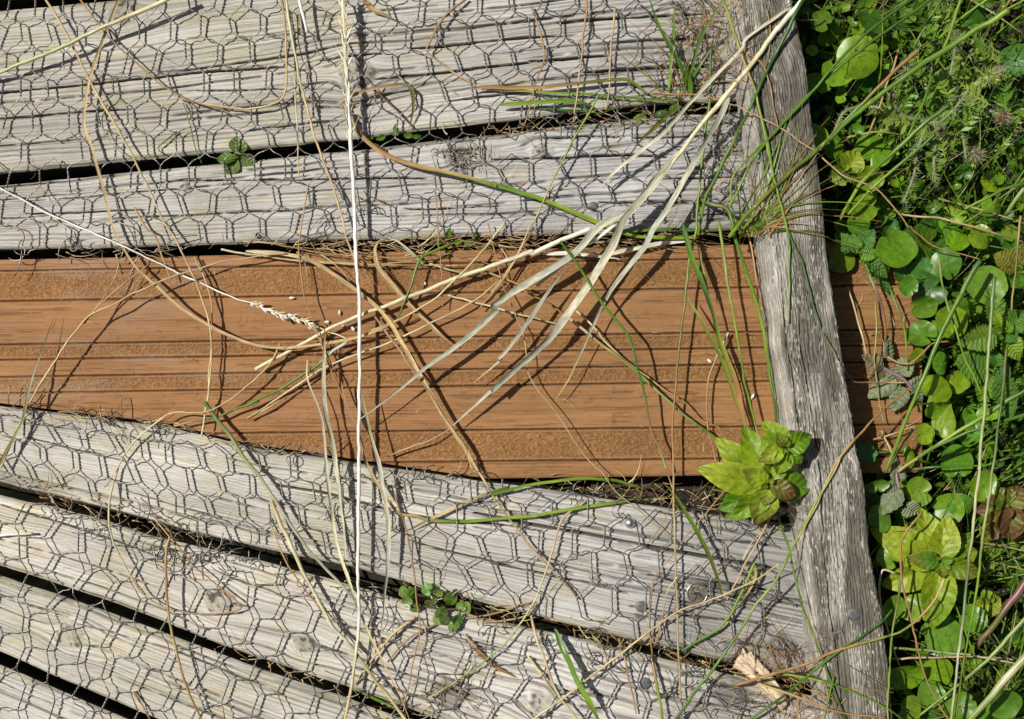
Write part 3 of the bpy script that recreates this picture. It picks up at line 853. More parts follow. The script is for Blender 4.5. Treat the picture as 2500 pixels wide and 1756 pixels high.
def net(name_label, f, cr, Jr, inside, seed, group, half, wr=1.30, jit=4.2, zb=13.0, curls=()):
    """f(c,J)->xy centre of a twist, half = half vector of a twist as a fraction of the row step"""
    r = rng(seed)
    nodes = {}
    for J in range(Jr[0], Jr[1] + 1):
        off = 0.5 if (J % 2) != half else 0.0
        for k in range(int(cr[0]), int(cr[1]) + 1):
            c = k + off
            x, y = f(c, J)
            x1, y1 = f(c, J + .5); x0, y0 = f(c, J - .5)
            row = np.array([x1 - x0, y1 - y0])
            j1, j2 = r.normal(0, jit, 2), r.normal(0, jit, 2)
            h = 0.315 + r.uniform(-.03, .03)
            x += 12 * (float(vnoise(x / 140, y / 140, seed + 5)) - .5); y += 12 * (float(vnoise(x / 140, y / 140, seed + 6)) - .5)
            top = np.array([x, y]) - row * h + j1; bot = np.array([x, y]) + row * h + j2
            def hz(q):
                return zb + 13 * max(0, float(vnoise(q[0] / 170, q[1] / 150, seed + 1)) - .35) + r.uniform(-1, 1.5)
            nodes[(c, J)] = (G(top[0], top[1], hz(top)), G(bot[0], bot[1], hz(bot)), inside(*top) and inside(*bot) and not (r.rand() < 0.012))
    acc = Acc()
    for (c, J), (t, b, ok) in nodes.items():
        if ok:
            strand_twist(acc, t, b, wr * S, r.uniform(2.3, 2.9), r.uniform(0, 6.28))
        for s in (-.5, .5):
            o = nodes.get((c + s, J + 1))
            if o is None: continue
            if not ((ok or o[2]) and inside(*(np.array([b[0] / S + CX, CY - b[1] / S]))) and inside(*(np.array([o[0][0] / S + CX, CY - o[0][1] / S])))):
                continue
            a, e = b, o[0]
            m1 = a * .70 + e * .30; m2 = a * .30 + e * .70
            cur = np.array([0, -1.0, 0]) * S * 2.2
            m1 = m1 + cur * 1.0 + np.append(r.normal(0, 1.0, 2), r.normal(1.0, 1.5)) * S
            m2 = m2 - cur * 1.0 + np.append(r.normal(0, 1.0, 2), r.normal(1.0, 1.5)) * S
            P = np.array([a, m1, m2, e])
            # smooth
            P = resample(P / S, 7) * S
            acc.add(*tube(P, wr * S, 5, cap=False)[:2])
    # crushed cells and sprung wire ends
    for x0, y0, x1, y1, n in curls:
        for _ in range(n):
            t = r.rand(); x = x0 + (x1 - x0) * t + r.normal(0, 8); y = y0 + (y1 - y0) * t + r.normal(0, 8)
            a = r.uniform(0, 6.28); L = r.uniform(25, 80); cv = r.normal(0, 1.4); s = np.linspace(0, 1, 9)
            th = a + cv * s * 2
            px = x + np.cumsum(np.cos(th)) * L / 9; py = y + np.cumsum(np.sin(th)) * L / 9
            ok_ = px < batten_left(py) - 6
            if not ok_.all(): continue
            V, Q, T, uv = tube(G(px, py, zb + 10 * np.sin(s * 3.1) * r.rand() + r.uniform(-2, 6)), wr * .95 * S, 5)
            acc.add(V, Q, T)
    o = acc.build('chicken_wire', M_WIRE)
    tag(o, name_label, 'wire netting', group)
    return o

fU = fit_net(parse_net(NU), 3)
net('hexagonal chicken wire stapled over the planks above the brown board', fU, (-4, 23), (-2, 9),
    lambda x, y: x < batten_left(y) - 22 - 14 * math.sin(y / 37.) and y < lin(np.array(x), B_BOT) + 14 + 9 * math.sin(x / 43.) and y > -190 and x > -330, 201, None, 1, curls=((20, 555, 400, 560, 16), (1180, 270, 1640, 240, 14), (950, 350, 1080, 345, 9), (720, 490, 860, 480, 8), (1560, 60, 1640, 500, 24)))
fC = fit_net(parse_net(NC), 2)
net('chicken wire over the single plank just below the brown board', fC, (-11, 18), (-3, 7),
    lambda x, y: x < batten_left(y) - 12 and y > lin(np.array(x), C_TOP) - 16 + 8 * math.sin(x / 31.) and y < lin(np.array(x), C_BOT) + 8 + 7 * math.sin(x / 37.), 202, None, 0, curls=((0, 915, 420, 965, 16), (560, 1010, 1100, 1085, 16), (1110, 1090, 1700, 1165, 20), (300, 1150, 560, 1230, 12), (720, 1120, 900, 1180, 8), (1600, 1200, 1770, 1480, 18)))
ND = [(160, 510), (340, 600), (540, 455), (335, 365), (150, 260), (680, 550), (530, 720), (705, 790), (885, 635), (1060, 500), (1260, 600), (905, 880), (1070, 760), (1255, 840), (1460, 690), (145, 960), (335, 840), (545, 945), (715, 1005), (335, 1080), (535, 1170), (705, 1270), (895, 1120), (1080, 1220), (1265, 1090), (1450, 945), (1640, 780), (890, 1370), (1085, 1470), (1270, 1320), (1450, 1180), (1640, 1025), (1825, 880), (1465, 1430), (1650, 1280), (2777, 1120), (2807, 1340), (2992, 1460), (3177, 1330), (3377, 1150), (1647, 990), (1832, 900), (2007, 970), (2187, 1110)]
def fitD():
    c0, J0 = 905., 880.
    p = np.array([190., 100.]); R = np.array([-95., 175.])
    A = []
    M = np.array([p, R]).T
    pred = lambda c, J: np.array([c0, J0]) + c * p + J * R
    f = None
    pts = sorted(ND, key=lambda q: math.hypot(q[0] - c0, q[1] - J0))
    for it in range(3):
        A = []
        for q in pts:
            best = None
            for J in range(-9, 12):
                for k in range(-8, 18):
                    c = k + (.5 if J % 2 else 0)
                    pr = pred(c, J) if f is None else f(c, J)
                    d = math.hypot(pr[0] - q[0], pr[1] - q[1])
                    if best is None or d < best[0]: best = (d, c, J)
            if best[0] < 75: A.append((q[0], q[1], best[1], best[2]))
        f = fit_net(np.array(A), 1 if it < 1 else 2)
    A = np.array(A)
    B = np.array([[*vp('9', a[0], a[1]), a[2], a[3]] for a in A])
    return fit_net(B, 2)
fD = fitD()
net('skewed chicken wire over the planks of the lower part of the deck', fD, (-14, 22), (-14, 16),
    lambda x, y: x < batten_left(y) - 14 and x > -240 and y < 1790 and x < 1770 and y > lin(np.array(x), D_TOP) - 18 + 12 * math.sin(x / 29.), 203, None, 0, curls=((0, 1112, 300, 1190, 14), (330, 1215, 650, 1285, 34), (650, 1290, 1000, 1370, 14), (1050, 1380, 1760, 1540, 30), (1300, 1480, 1700, 1600, 22)))
# ------------------------------------------------------------------ stalks, straws and blades
PAL = {'w': (.88, .86, .76), 'p': (.66, .60, .36), 's': (.56, .42, .20), 't': (.47, .345, .18), 'b': (.33, .205, .095), 'o': (.39, .215, .075), 'd': (.17, .095, .04),
       'y': (.46, .36, .13), 'k': (.50, .48, .35), 'K': (.38, .40, .31), 'g': (.13, .25, .025), 'l': (.24, .35, .035), 'n': (.055, .14, .018), 'e': (.09, .19, .05),
       'v': (.15, .15, .03), 'a': (.36, .42, .16), 'q': (.23, .10, .10)}
GROUPS = {'straw': 'dry straws and stems strewn over the deck', 'dead_leaf': 'bleached dry grass leaves lying over the deck',
          'grass_shoot': 'green grass blades growing over the deck and batten', 'grass_stalk': 'green grass stems leaning out of the plants'}
CATS = {'straw': 'straw', 'dead_leaf': 'dry leaf', 'grass_shoot': 'grass blade', 'grass_stalk': 'grass stalk'}

def clearance(X, Y):
    """height of the hard surface below plan points"""
    l = batten_left(Y); r = batten_right_top(Y)
    return np.where((X > l - 3) & (X < r + 6), BT + 1, 0.0)

def stalk_path(spec, h, seed, step=7.0, wob=1.2, minh=10.0):
    P = trace(spec)
    n = len(P)
    hh = np.interp(np.linspace(0, 1, n), np.linspace(0, 1, len(h)), h) if isinstance(h, (list, tuple)) else np.full(n, float(h))
    Q = resample(np.concatenate([P, hh[:, None]], 1), step)
    d = np.concatenate([[0], np.cumsum(np.hypot(np.diff(Q[:, 0]), np.diff(Q[:, 1])))])
    Q[:, 0] += 1.0 * wob * (vnoise(d / 17, d * 0, seed + 3) - .5); Q[:, 1] += 1.0 * wob * (vnoise(d / 17, d * 0, seed + 9) - .5)
    Q[:, 0] += wob * 2 * (vnoise(d / 45, d * 0, seed) - .5); Q[:, 1] += wob * 2 * (vnoise(d / 45, d * 0, seed + 1) - .5)
    if not isinstance(h, (list, tuple)):
        Q[:, 2] += 7 * (vnoise(d / 120, d * 0, seed + 2) - .5) * 2 * min(1, h / 25)
        e = np.minimum(d, d[-1] - d)
        Q[:, 2] *= .55 + .45 * sstep(0, 70, e)
    k = (DU - Q[:, 2]) / DU
    X = CX + (Q[:, 0] - CX) * k; Y = CY + (Q[:, 1] - CY) * k
    onbat = clearance(X, Y)
    # a stalk lying over the batten rises smoothly to it
    win = 9
    need = onbat.copy()
    for i in range(1, 26):
        need[i:] = np.maximum(need[i:], onbat[:-i] * (1 - i / 26)); need[:-i] = np.maximum(need[:-i], onbat[i:] * (1 - i / 26))
    plants = X > batten_right_top(Y)
    Q[:, 2] = np.where(plants & (Q[:, 2] < need), np.maximum(Q[:, 2], need * .8), np.maximum(Q[:, 2], need + minh * .5))
    Q[:, 2] = np.where(onbat > 0, np.maximum(Q[:, 2], BT + 7), Q[:, 2])
    return Q, d

def ramp_col(keys, t):
    c = np.array([PAL[k] for k in keys])
    if len(c) == 1: return np.repeat(c, len(t), 0)
    x = np.linspace(0, 1, len(c))
    return np.stack([np.interp(t, x, c[:, i]) for i in range(3)], -1)

_sn = [0]
STALKS = {}
def stalk(name, label, kind, wid, cols, h, spec, parts=None, group=True):
    """kind s stem tube, b folded blade, t blade with a tapering far end, u blade tapering at both ends"""
    _sn[0] += 1
    sd = 300 + _sn[0] * 7 % 600
    Q, d = stalk_path(spec, h, sd, wob=1.6 if kind == 's' else 1.0)
    P = Warr(Q[:, 0], Q[:, 1], Q[:, 2])
    t = d / d[-1]
    r = rng(sd)
    wpx = wid * 0.5
    if kind == 's':
        w = wpx * (1 - .30 * t) * (0.92 + .16 * vnoise(d / 60, d * 0, sd + 4))
        for _ in range(int(d[-1] / 420) + 0):
            q = r.uniform(.1, .9); w = w * (1 + .35 * np.exp(-((d - q * d[-1]) / 3.5) ** 2))
        V, Fq, Ft, uv = tube(P, w * S, 7, .85)
        sides = 7
        cc = ramp_col(cols, t)
        cc = cc * (0.86 + .28 * vnoise(d / 35, d * 0, sd + 6))[:, None]
        C = np.concatenate([np.repeat(cc, sides, 0), cc[:1], cc[-1:]])
    else:
        tp = {'b': (30, 60), 't': (14, .55), 'u': (.35, .45)}[kind]
        a = tp[0] if tp[0] > 1 else tp[0] * d[-1]; b = tp[1] if tp[1] > 1 else tp[1] * d[-1]
        w = wpx * np.clip(d / a + .12, 0, 1) ** .6 * np.clip((d[-1] - d) / b + .05, 0, 1) ** .75
        roll = (vnoise(d / 110, d * 0, sd + 5) - .5) * 1.5
        V, Fq, uv = ribbon(P, w * S, roll, r.uniform(.18, .4), sd)
        Ft = []
        if name == 'dead_leaf':      # torn, uneven margins
            w = w * (.86 + .28 * vnoise(d / 9, d * 0, sd + 10)) * (.85 + .3 * vnoise(d / 50, d * 0, sd + 11))
        cc = ramp_col(cols, t) * (0.86 + .28 * vnoise(d / 35, d * 0, sd + 6))[:, None]
        C = np.repeat(cc, 7, 0) * (0.9 + .2 * vnoise(np.tile(np.arange(7), len(P)) * 1.7, np.repeat(d, 7) / 200, sd + 8))[:, None]
    mat = M_DEAD if name == 'dead_leaf' else M_STRAW if name == 'straw' else M_GRASS
    F = [Fq] + ([Ft] if len(Ft) else [])
    if parts:
        root = empty(name, P[0])
        tag(root, label, CATS[name], GROUPS[name] if group else None)
        mesh_obj('stem', V, F, mat, None, root, np.clip(C, .01, .9), uv)
        for pn, fn in parts: fn(pn, root, P, d)
        STALKS[label] = root
        return root
    o = mesh_obj(name, V, F, mat, P[0], None, np.clip(C, .01, .9), uv)
    tag(o, label, CATS[name], GROUPS[name] if group else None)
    return o

def spindle(acc, p, d, L, r, col, k=5, flat=.7):
    d = d / np.linalg.norm(d)
    up = np.array([0, 0, 1.0]); b = np.cross(d, up); b /= np.linalg.norm(b) + 1e-9; n = np.cross(b, d)
    ts = np.array([0, .12, .35, .65, .88, 1.0]); rs = np.array([.15, .6, 1, .8, .35, .03])
    a = np.linspace(0, 2 * math.pi, k, endpoint=False)
    V = p + d * (ts * L)[:, None, None] + (r * rs)[:, None, None] * (np.cos(a)[None, :, None] * b + flat * np.sin(a)[None, :, None] * n)
    acc.add(V.reshape(-1, 3), grid_faces(6, k, True), col=np.asarray(col) * random.uniform(.8, 1.15))

def seed_head(s0, s1, n, L, r, spread, cols, awn=0.0, seed=5):
    """spikelets set alternately along the stretch s0..s1 (units) of the stem"""
    def fn(pn, root, P, d):
        random.seed(seed); rr = rng(seed)
        acc = Acc()
        for i in range(n):
            s = s0 + (s1 - s0) * (i + rr.uniform(-.3, .3)) / n
            p = np.array([np.interp(s, d, P[:, k]) for k in range(3)])
            q = np.array([np.interp(s + 4, d, P[:, k]) for k in range(3)])
            t = q - p; t /= np.linalg.norm(t) + 1e-12
            if s1 < s0: t = -t
            side = np.cross(t, [0, 0, 1.0]) * (1 if rr.rand() < .5 else -1)
            dr = t + side * spread * rr.uniform(.05, 1.6) + np.array([0, 0, rr.uniform(-.1, .35)])
            dr /= np.linalg.norm(dr)
            c = np.array(PAL[cols[rr.randint(len(cols))]])
            spindle(acc, p + side * rr.uniform(0, 2.5) * S, dr, L * S * rr.uniform(.5, 1.25), r * S * rr.uniform(.6, 1.2), c)
            if awn and rr.rand() < .7:
                e = p + dr * L * S
                V, Q, T, uv = tube(np.stack([e - dr * 2 * S, e + (dr + rr.normal(0, .12, 3)) * awn * S * rr.uniform(.5, 1.2)]), np.array([.55, .2]) * S, 4)
                acc.add(V, Q, T, c)
        acc.build(pn, M_STRAW, None, root)
    return fn

S_ = lambda *a, **k: stalk('straw', *a, **k)
D_ = lambda *a, **k: stalk('dead_leaf', *a, **k)
B_ = lambda *a, **k: stalk('grass_shoot', *a, **k)
N_ = lambda *a, **k: stalk('grass_stalk', *a, **k)

# white stalk down the photo
S_('long bleached white stalk crossing the whole deck, a feathery seed head at its upper end', 's', 9.8, 'ppwwwwwwwwps', [46, 44, 42, 40, 38, 40, 40, 36, 30],
   '2 632,-40 640,60 650,250 665,470 680,700 690,960 708,1260 722,1613|6 742,480 746,900 746,1330|10 735,300 733,700 730,1040 690,1400 636,1660',
   [('seed_head', seed_head(335, 12, 80, 30, 2.3, .42, 'wpwpsk', 18, 7))])
S_('white stalk ending in a curled pale seed head on the brown board', 's', 4.2, 'wwwp', [22, 26, 30, 24, 18, 12, 14, 15],
   '1 -120,1190 0,1240 200,1340 400,1440 600,1530|5 830,150 1200,330 1500,460 1870,600|6 250,590 330,615 420,640 520,690 660,740',
   [('seed_head', seed_head(660, 830, 58, 17, 3.0, .55, 'wkws', 0, 9))])
S_('thick pale straw slanting down from the top edge in the corner away from the batten', 's', 10.5, 'ppap', [52, 46, 42, 30, 14], '1 1180,-45 1000,42 700,172 350,332 0,475 -90,515')
S_('thick pale yellow straw lying over the brown board, cut end showing', 's', 11.5, 'wppp', [16, 20, 22, 20, 17, 14], '7 655,18 480,92 260,190|6 1880,172 1500,305 1100,462 740,592 500,712 60,948')
S_('thin brown stem curving from the top edge towards the white stalk', 's', 4.2, 'obbbt', 24, '1 505,-30 530,0 700,230 850,370 1000,510 1200,640 1450,722 1560,770')
S_('yellow straw from the top edge over two gaps, bending upright on the brown board', 's', 5.5, 'ssstsp', [26, 24, 22, 24, 26, 30, 26, 20, 18],
   '1 290,-20 430,210 560,480 650,640 760,820 870,1030 960,1200 1060,1420 1150,1570|5 1190,180 1300,400 1370,640 1385,800 1380,1000 1350,1200 1325,1390')
S_('thin straw twinned with the upright bent straw on the brown board', 's', 4.2, 'ttss', 22, '5 1280,210 1370,420 1397,600 1372,1000 1345,1240')
D_('flat tan blade sweeping in one wide arc from the top edge onto the brown board', 'b', 6.5, 'tstttss', [22, 24, 26, 26, 24, 24, 26, 28, 26, 24, 22, 20],
   '1 790,-20 690,220 600,480 562,680 552,810 590,930 640,1110 690,1280 740,1480|5 800,130 900,280 1050,420 1180,540 1370,660 1550,740 1700,790 1880,806|6 250,806 450,790 640,755 830,700 1100,565')
S_('hair thin straw looping off the yellow straw above the first gap', 's', 2.6, 'tt', 16, '1 700,690 672,790 720,940 880,1050 900,1090')
S_('thin green stem hanging into the gap beside the clover', 's', 3.2, 'gvg', 15, '1 1205,680 1250,830 1290,980 1322,1070')
S_('small olive stem bent into a sharp V above the first gap', 's', 4, 'vvg', 14, '1 1158,868 1035,975 1095,1030')
S_('brown straw dropping from the top edge and curling round under the thin brown stem', 's', 5.2, 'bsss', 20, '2 236,-20 255,150 268,400 262,600 205,672 0,716|1 1400,690 1210,655')
S_('pale straw running diagonally beside the white stalk from the top edge to the brown board', 's', 6, 'ppssst', [38, 34, 30, 26, 24, 24, 22, 20],
   '2 262,-20 300,200 330,390 370,580 420,770 470,950 510,1060 560,1200 610,1360 660,1520|6 650,40 690,150 725,270')
S_('short bright white straw end hanging from the top edge', 's', 8, 'ww', [40, 34, 28], '2 345,-30 375,100 406,216')
S_('hair thin brown stem kinked next to the short white straw end', 's', 3, 'tbt', 20, '2 362,60 346,260 372,400 415,472 392,600 330,680')
S_('thin pale straw hanging across the first gap beside the pale diagonal straw', 's', 4, 'sps', 18, '2 322,470 322,620 338,800 345,1160')
D_('torn brown sheath splinter near the top edge by the seed head', 't', 12, 'otb', 12, '2 770,-10 830,60 900,90 985,135')
D_('broad brown arch of dead grass bending into the gap by the seed head', 'b', 7, 'obvd', [14, 22, 26, 24, 20, 2], '2 610,700 700,632 830,585 1030,555 1100,605 1100,720 1072,850')
S_('dark brown stem slanting into the gap under the arch of dead grass', 's', 5, 'ddd', [20, 16, 12, 0], '2 832,585 900,640 1000,730 1110,850')
S_('brown stem bent to a point at mid height on the widest plank', 's', 5.2, 'bott', 20, '2 1450,-10 1300,120 1205,280 1190,345 1350,470 1540,578')
B_('brown to green blade lying flat and arched over the widest plank', 'b', 8, 'boovvl', [14, 20, 24, 20, 14], '2 1490,595 1560,575 1880,575|3 380,570 600,545 880,525 1000,600 1060,625')
B_('straight thin green blade lying flat just under the arched blade', 'b', 6, 'tlgl', 16, '3 -60,590 110,596 400,610 700,626 1000,650 1240,662')
B_('broad short green blade lying flat with a blunt end by the first gap', 'b', 9, 'llgn', [20, 22, 18, 10], '3 45,690 250,674 500,664 640,690 730,752')
B_('dark slender blade along the edge of the first gap', 'b', 5, 'nng', 8, '3 310,718 550,726 720,745')
N_('bent yellow green stem rising from the joist gap and turning brown towards the brown board', 's', 5, 'llyss', [40, 34, 28, 24, 20, 18, 18], '3 710,620 600,800 520,950 450,1090 380,1240 300,1400 205,1600|7 160,210 60,360 0,442')
S_('tall brown stem from the top edge crossing the arched blade', 's', 5, 'obsb', 22, '3 632,-20 600,250 575,530 545,750 525,890', None)
S_('straight tan stem ending high on the widest plank near the batten', 's', 5, 'sttt', 20, '3 815,50 790,250 770,560 748,720')
S_('dead brown curled stem with a loop over the first gap', 's', 4.5, 'bobb', 18, '3 262,40 330,250 347,400 300,520 240,760 218,820')
# tuft near the batten, first gap
B_('dark green blade of the tuft in the first gap, leaning away from the batten', 't', 10, 'gngn', [8, 40, 70, 90], '3 1290,600 1265,490 1190,350 1100,170 1030,-20')
B_('upright pale green blade of the tuft in the first gap', 't', 7, 'lgl', [4, 30, 60], '3 1165,620 1188,250 1212,-20')
B_('dark upright blade of the tuft in the first gap leaning towards the batten', 't', 8, 'gnv', [4, 40, 90], '3 1295,560 1330,380 1400,200 1525,-20')
B_('short curved blade of the tuft in the first gap', 't', 7, 'ggv', [4, 30, 50], '3 1285,590 1320,500 1360,440 1445,320')
B_('broad short green blade at the root of the tuft in the first gap', 'b', 11, 'gn', [2, 30, 44], '3 1300,640 1310,560 1290,480 1270,430')
B_('olive blade slanting down from the tuft over the lower plank', 't', 11, 'gvv', [4, 14, 20, 24], '3 1250,690 1150,760 1020,880 935,975')
N_('very long upright grass stem over the brown board, green above and straw coloured below', 's', 6, 'nglvosst', [60, 50, 44, 40, 36, 34, 32, 30, 26, 24],
   '3 1442,310 1435,600 1400,900 1370,1200 1342,1500|7 1318,120 1300,250 1250,700 1210,1060 1195,1300 1190,1613|11 1195,500 1210,1000 1225,1490')
N_('yellow green stem coming from the top edge over the batten with a yellow joint', 's', 6.5, 'lyllga', [130, 120, 112, 112, 112, 110, 106], '3 1515,-20 1620,290 1660,420 1740,640 1800,900 1850,1180|4 250,1200 310,1450 345,1613|8 345,200 338,640')
N_('slender blue green stem lying on the batten below its yellow jointed neighbour', 's', 5, 'egee', [104, 102, 101, 100], '4 130,640 180,850 250,1200 340,1530|8 430,250 480,450 548,660')
# bleached bundle
S_('thick cream straw in the bleached bundle, slanting from the batten to the brown board', 's', 12, 'wpppwp', [150, 140, 120, 96, 84, 70, 60, 50, 42, 38], '4 470,-60 430,0 300,150 120,390 0,530|3 1500,670 1300,920 1100,1170 940,1340 760,1520 620,1613|7 420,300 300,400')
D_('pale leaf sheath running parallel to the cream straw across the batten', 'b', 8, 'kkkk', [120, 105, 90, 60, 50, 40, 34], '4 330,60 60,260|3 1640,330 1380,590 1150,850 1000,980 830,1110 700,1240')
D_('long grey leaf with a sharp fold, its tip far out over the brown board', 't', 16, 'kkKkKKk', [70, 66, 60, 56, 52, 48, 46, 44, 42], '3 1240,1000 1080,1180 900,1390|7 720,0 540,192 250,372 0,530|6 1650,552 1450,742 1250,892 1130,980 950,1122 742,1280')
D_('widest grey leaf reaching furthest across the brown board', 'u', 18, 'kkkkKKk', [76, 72, 66, 58, 50, 44, 36, 22], '3 1260,970 1060,1230 900,1400|7 850,-10 780,160 640,390 500,590 350,770 150,950 0,1092|6 1700,1010 1500,1190 1366,1314')
D_('grey leaf nearest the batten with a thread thin tip on the brown board', 't', 12.5, 'KkKkky', [90, 84, 78, 66, 52, 40, 30, 22], '3 1560,640 1500,760 1440,870 1300,1120 1180,1340 1050,1520|7 1000,150 860,322 780,430 740,500 690,600 570,870 490,1040 420,1142')
D_('narrow twisted grey leaf between the two longest grey leaves', 'u', 9, 'kKky', [52, 48, 42, 32, 24], '7 490,270 380,420 260,600 150,760 40,890|6 1680,880 1490,1040')
D_('short white leaf strip lying along the top edge of the brown board', 'b', 9, 'wkw', 12, '7 340,190 500,185 720,200 1050,130 1310,105')
D_('thin white leaf shred hooked over the brown board edge near the batten', 'u', 5, 'wk', 14, '7 560,190 700,205 820,215 890,245')
# blades, middle
B_('yellow green blade crossing from the seed head side down to the second gap', 'b', 10, 'boyglll', [16, 20, 26, 28, 26, 22, 18, 14], '2 640,690 720,840 800,930 930,1020 1100,1085 1400,1152 1650,1222|3 0,1205 300,1300 600,1422 900,1545 1100,1562 1340,1562')
B_('dark green strip lying along the second gap by the batten', 'b', 6, 'gng', 12, '3 870,1524 1200,1506 1520,1516')
N_('hollow thick green stem with a cut end, longest of those leaning over the thistle', 's', 13, 'lgggvl', [210, 180, 150, 128, 118, 112, 108, 40, 6], '4 1786,68 1530,222 1150,470 850,690 640,880 500,1010 350,1132 100,1372|3 1560,1560')
N_('thick green stem below the hollow one, ending over the thistle', 's', 11, 'nggll', [150, 130, 100, 60, 20], '4 1400,690 1200,842 1000,1022 820,1200 640,1490')
N_('slimmer green stem running just under the thick one over the thistle', 's', 8, 'ngll', [120, 100, 80, 50], '4 1300,882 1100,1052 900,1222 730,1410')
N_('dark green stem coming from the top edge across the round leaves to the batten', 's', 8, 'nngggl', [170, 160, 145, 130, 115, 108, 100], '4 1290,-10 1100,120 880,272 680,432 500,592 280,832 100,1062|3 1560,1360')
N_('thin dark stem parallel to and above the dark stem crossing the round leaves', 's', 6.5, 'nnggl', [175, 160, 140, 120, 108, 98], '4 1160,-10 900,180 700,362 460,642 250,862|3 1600,1140 1570,1330')
N_('upright dark stem with a brown joint at the top among the round leaves', 's', 7, 'ngg', [120, 110, 100], '4 1350,-20 1200,230 1155,315')
N_('brown tipped green stem slanting down from a pale cut end', 's', 9, 'bogg', [130, 118, 108, 90, 60], '4 1190,325 980,520 850,652 700,800 560,960')
N_('tall bright stem rising steeply through the thistle to the top edge', 's', 7, 'llggl', [180, 150, 110, 80, 50, 20], '4 1475,-20 1390,230 1300,420 1240,620 1180,770 1120,900 1000,1050')
N_('dark green stem crossing the batten top and dropping to the brown board edge', 's', 8.5, 'nnnggl', [180, 150, 130, 118, 100, 70, 50, 6], '4 445,-20 380,102 250,362 130,612 50,792|3 1600,900 1480,1152 1400,1330 1355,1560')
S_('long thin brown straw from the tuft over the batten into the round leaves', 's', 4, 'obttob', [30, 40, 60, 112, 112, 110, 100, 90, 70, 60], '3 1050,610 1400,632 1600,692|4 0,690 300,852 500,992 700,1152 900,1232 1040,1382 1130,1500|8 1110,0 1250,110 1380,172 1592,222')
S_('brown arched stem on the batten by the knot', 's', 4, 'obb', [106, 112, 112, 104, 100], '4 55,348 160,422 220,562 250,742 272,840')
# by the batten
B_('broad green blade pointing down the brown board beside the batten', 'b', 11.5, 'ngelob', [60, 56, 48, 40, 34, 28, 22], '7 1255,-20 1310,200 1400,432 1440,562 1500,762 1600,1022 1650,1202 1685,1340')
B_('narrow blade tip crossing the broad blade beside the batten', 'u', 6, 'bge', 44, '7 1358,155 1400,360 1432,490')
B_('light green blade rising from the mint rosette over the brown board', 'u', 10, 'allo', [40, 40, 34, 20], '7 1285,480 1370,622 1470,802 1540,962 1600,1150 1685,1380')
N_('straight green jointed stem from the second gap down to the mint rosette', 's', 6.5, 'lalgl', [50, 46, 40, 36, 34], '7 1488,-20 1530,250 1600,640 1650,960 1700,1182 1750,1392')
N_('thick green stem bowing along the edge of the batten', 's', 9, 'vgglgn', [30, 60, 66, 62, 50, 40, 24], '3 1350,1300 1450,1345 1550,1372 1590,1490|7 1575,20 1640,200 1720,452 1790,722 1825,952 1872,1312')
S_('brown straw hugging the edge of the batten', 's', 4.5, 'btbb', [30, 30, 26, 20], '7 1678,20 1720,250 1760,562 1792,700')
S_('curved brown stem standing on the brown board near the mint', 's', 5, 'pobbo', 18, '7 1558,708 1500,832 1430,982 1410,1152 1420,1322 1480,1570')
N_('kinked green stem bent twice across the brown board', 's', 6.5, 'nggeeba', [60, 62, 64, 66, 60, 46, 36, 24], '7 455,110 560,252 680,442 800,602 912,746 960,952 1010,1152 1056,1370 1110,1470 1152,1610')
N_('long yellow green stem slanting down the brown board into the mint', 's', 6.5, 'pylagl', [14, 18, 18, 18, 20, 26], '7 520,620 690,752 900,922 1100,1102 1300,1272 1612,1502')
S_('brown straw wound along the slanting yellow green stem', 's', 4.5, 'ptob', 14, '7 562,568 670,662 750,762 870,882 1080,1042 1250,1152 1370,1272 1480,1322 1652,1402')
S_('long wavy brown thread from the second gap down to the domed nail', 's', 3.2, 'obtttb', [20, 22, 22, 24, 22, 26, 30, 26, 20], '6 1590,-10 1650,222 1690,402 1740,522 1810,682|7 200,682 232,852 242,962 300,1082 400,1202 500,1352 600,1502|11 720,20 800,130 950,252 1180,452')
S_('pale straw crossing under the grey leaves on the brown board', 's', 4.6, 'pap', 16, '6 1200,255 1420,310 1545,335')
S_('pale yellow straw poking out under the widest grey leaf', 's', 5, 'ppa', 16, '6 1330,460 1520,510|7 100,565 280,608 432,646')
S_('tan straw running under the grey leaves towards the batten', 's', 5, 'tob', 15, '6 1560,300 1720,360 1880,420|7 200,430 350,500 480,590')
# on the brown board, centre
D_('broad tan blade bundle curving over the brown board to its lower edge, front strand', 'b', 9, 'pttsstt', [14, 18, 20, 22, 24, 26, 24, 22, 20], '6 0,172 200,182 400,222 550,302 720,422 850,522 950,642 1020,762 1100,902 1200,1082 1330,1302 1430,1452 1530,1630')
S_('brown straw lying along the tan blade bundle, second strand', 's', 5, 'btbss', 24, '6 850,600 940,730 1000,812 1100,952 1180,1062 1300,1252 1420,1432 1490,1613')
D_('brown creased blade folded at the second gap beside the white stalk', 'b', 10, 'ttsttb', [10, 18, 18, 16, 16], '6 872,105 850,172 872,282 950,382 1050,502 1150,602 1270,712 1362,788')
D_('short grey green leaf tip curling out of the second gap', 't', 8, 'akk', [6, 18, 18, 16], '6 1180,270 1090,190 1000,112 920,78')
S_('straw lying along the upper edge of the brown board, upper strand', 's', 5, 'pstb', 13, '5 1450,165 1880,225|6 300,232 600,250 900,252 1200,238')
S_('straw lying along the upper edge of the brown board, lower strand', 's', 4.5, 'tsbt', 12, '6 330,225 560,246 850,266 1400,262')
S_('wavy brown straw lying above the upper edge of the brown board', 's', 4, 'tbot', 18, '5 1600,105 1880,125|6 180,118 360,160 520,190 800,205 1050,215 1320,185')
N_('green stem bent over the second gap with a mossy joint', 's', 6, 'lgggv', [8, 24, 26, 24, 18], '6 1345,120 1262,160 1140,230 1090,372 1040,502 985,630')
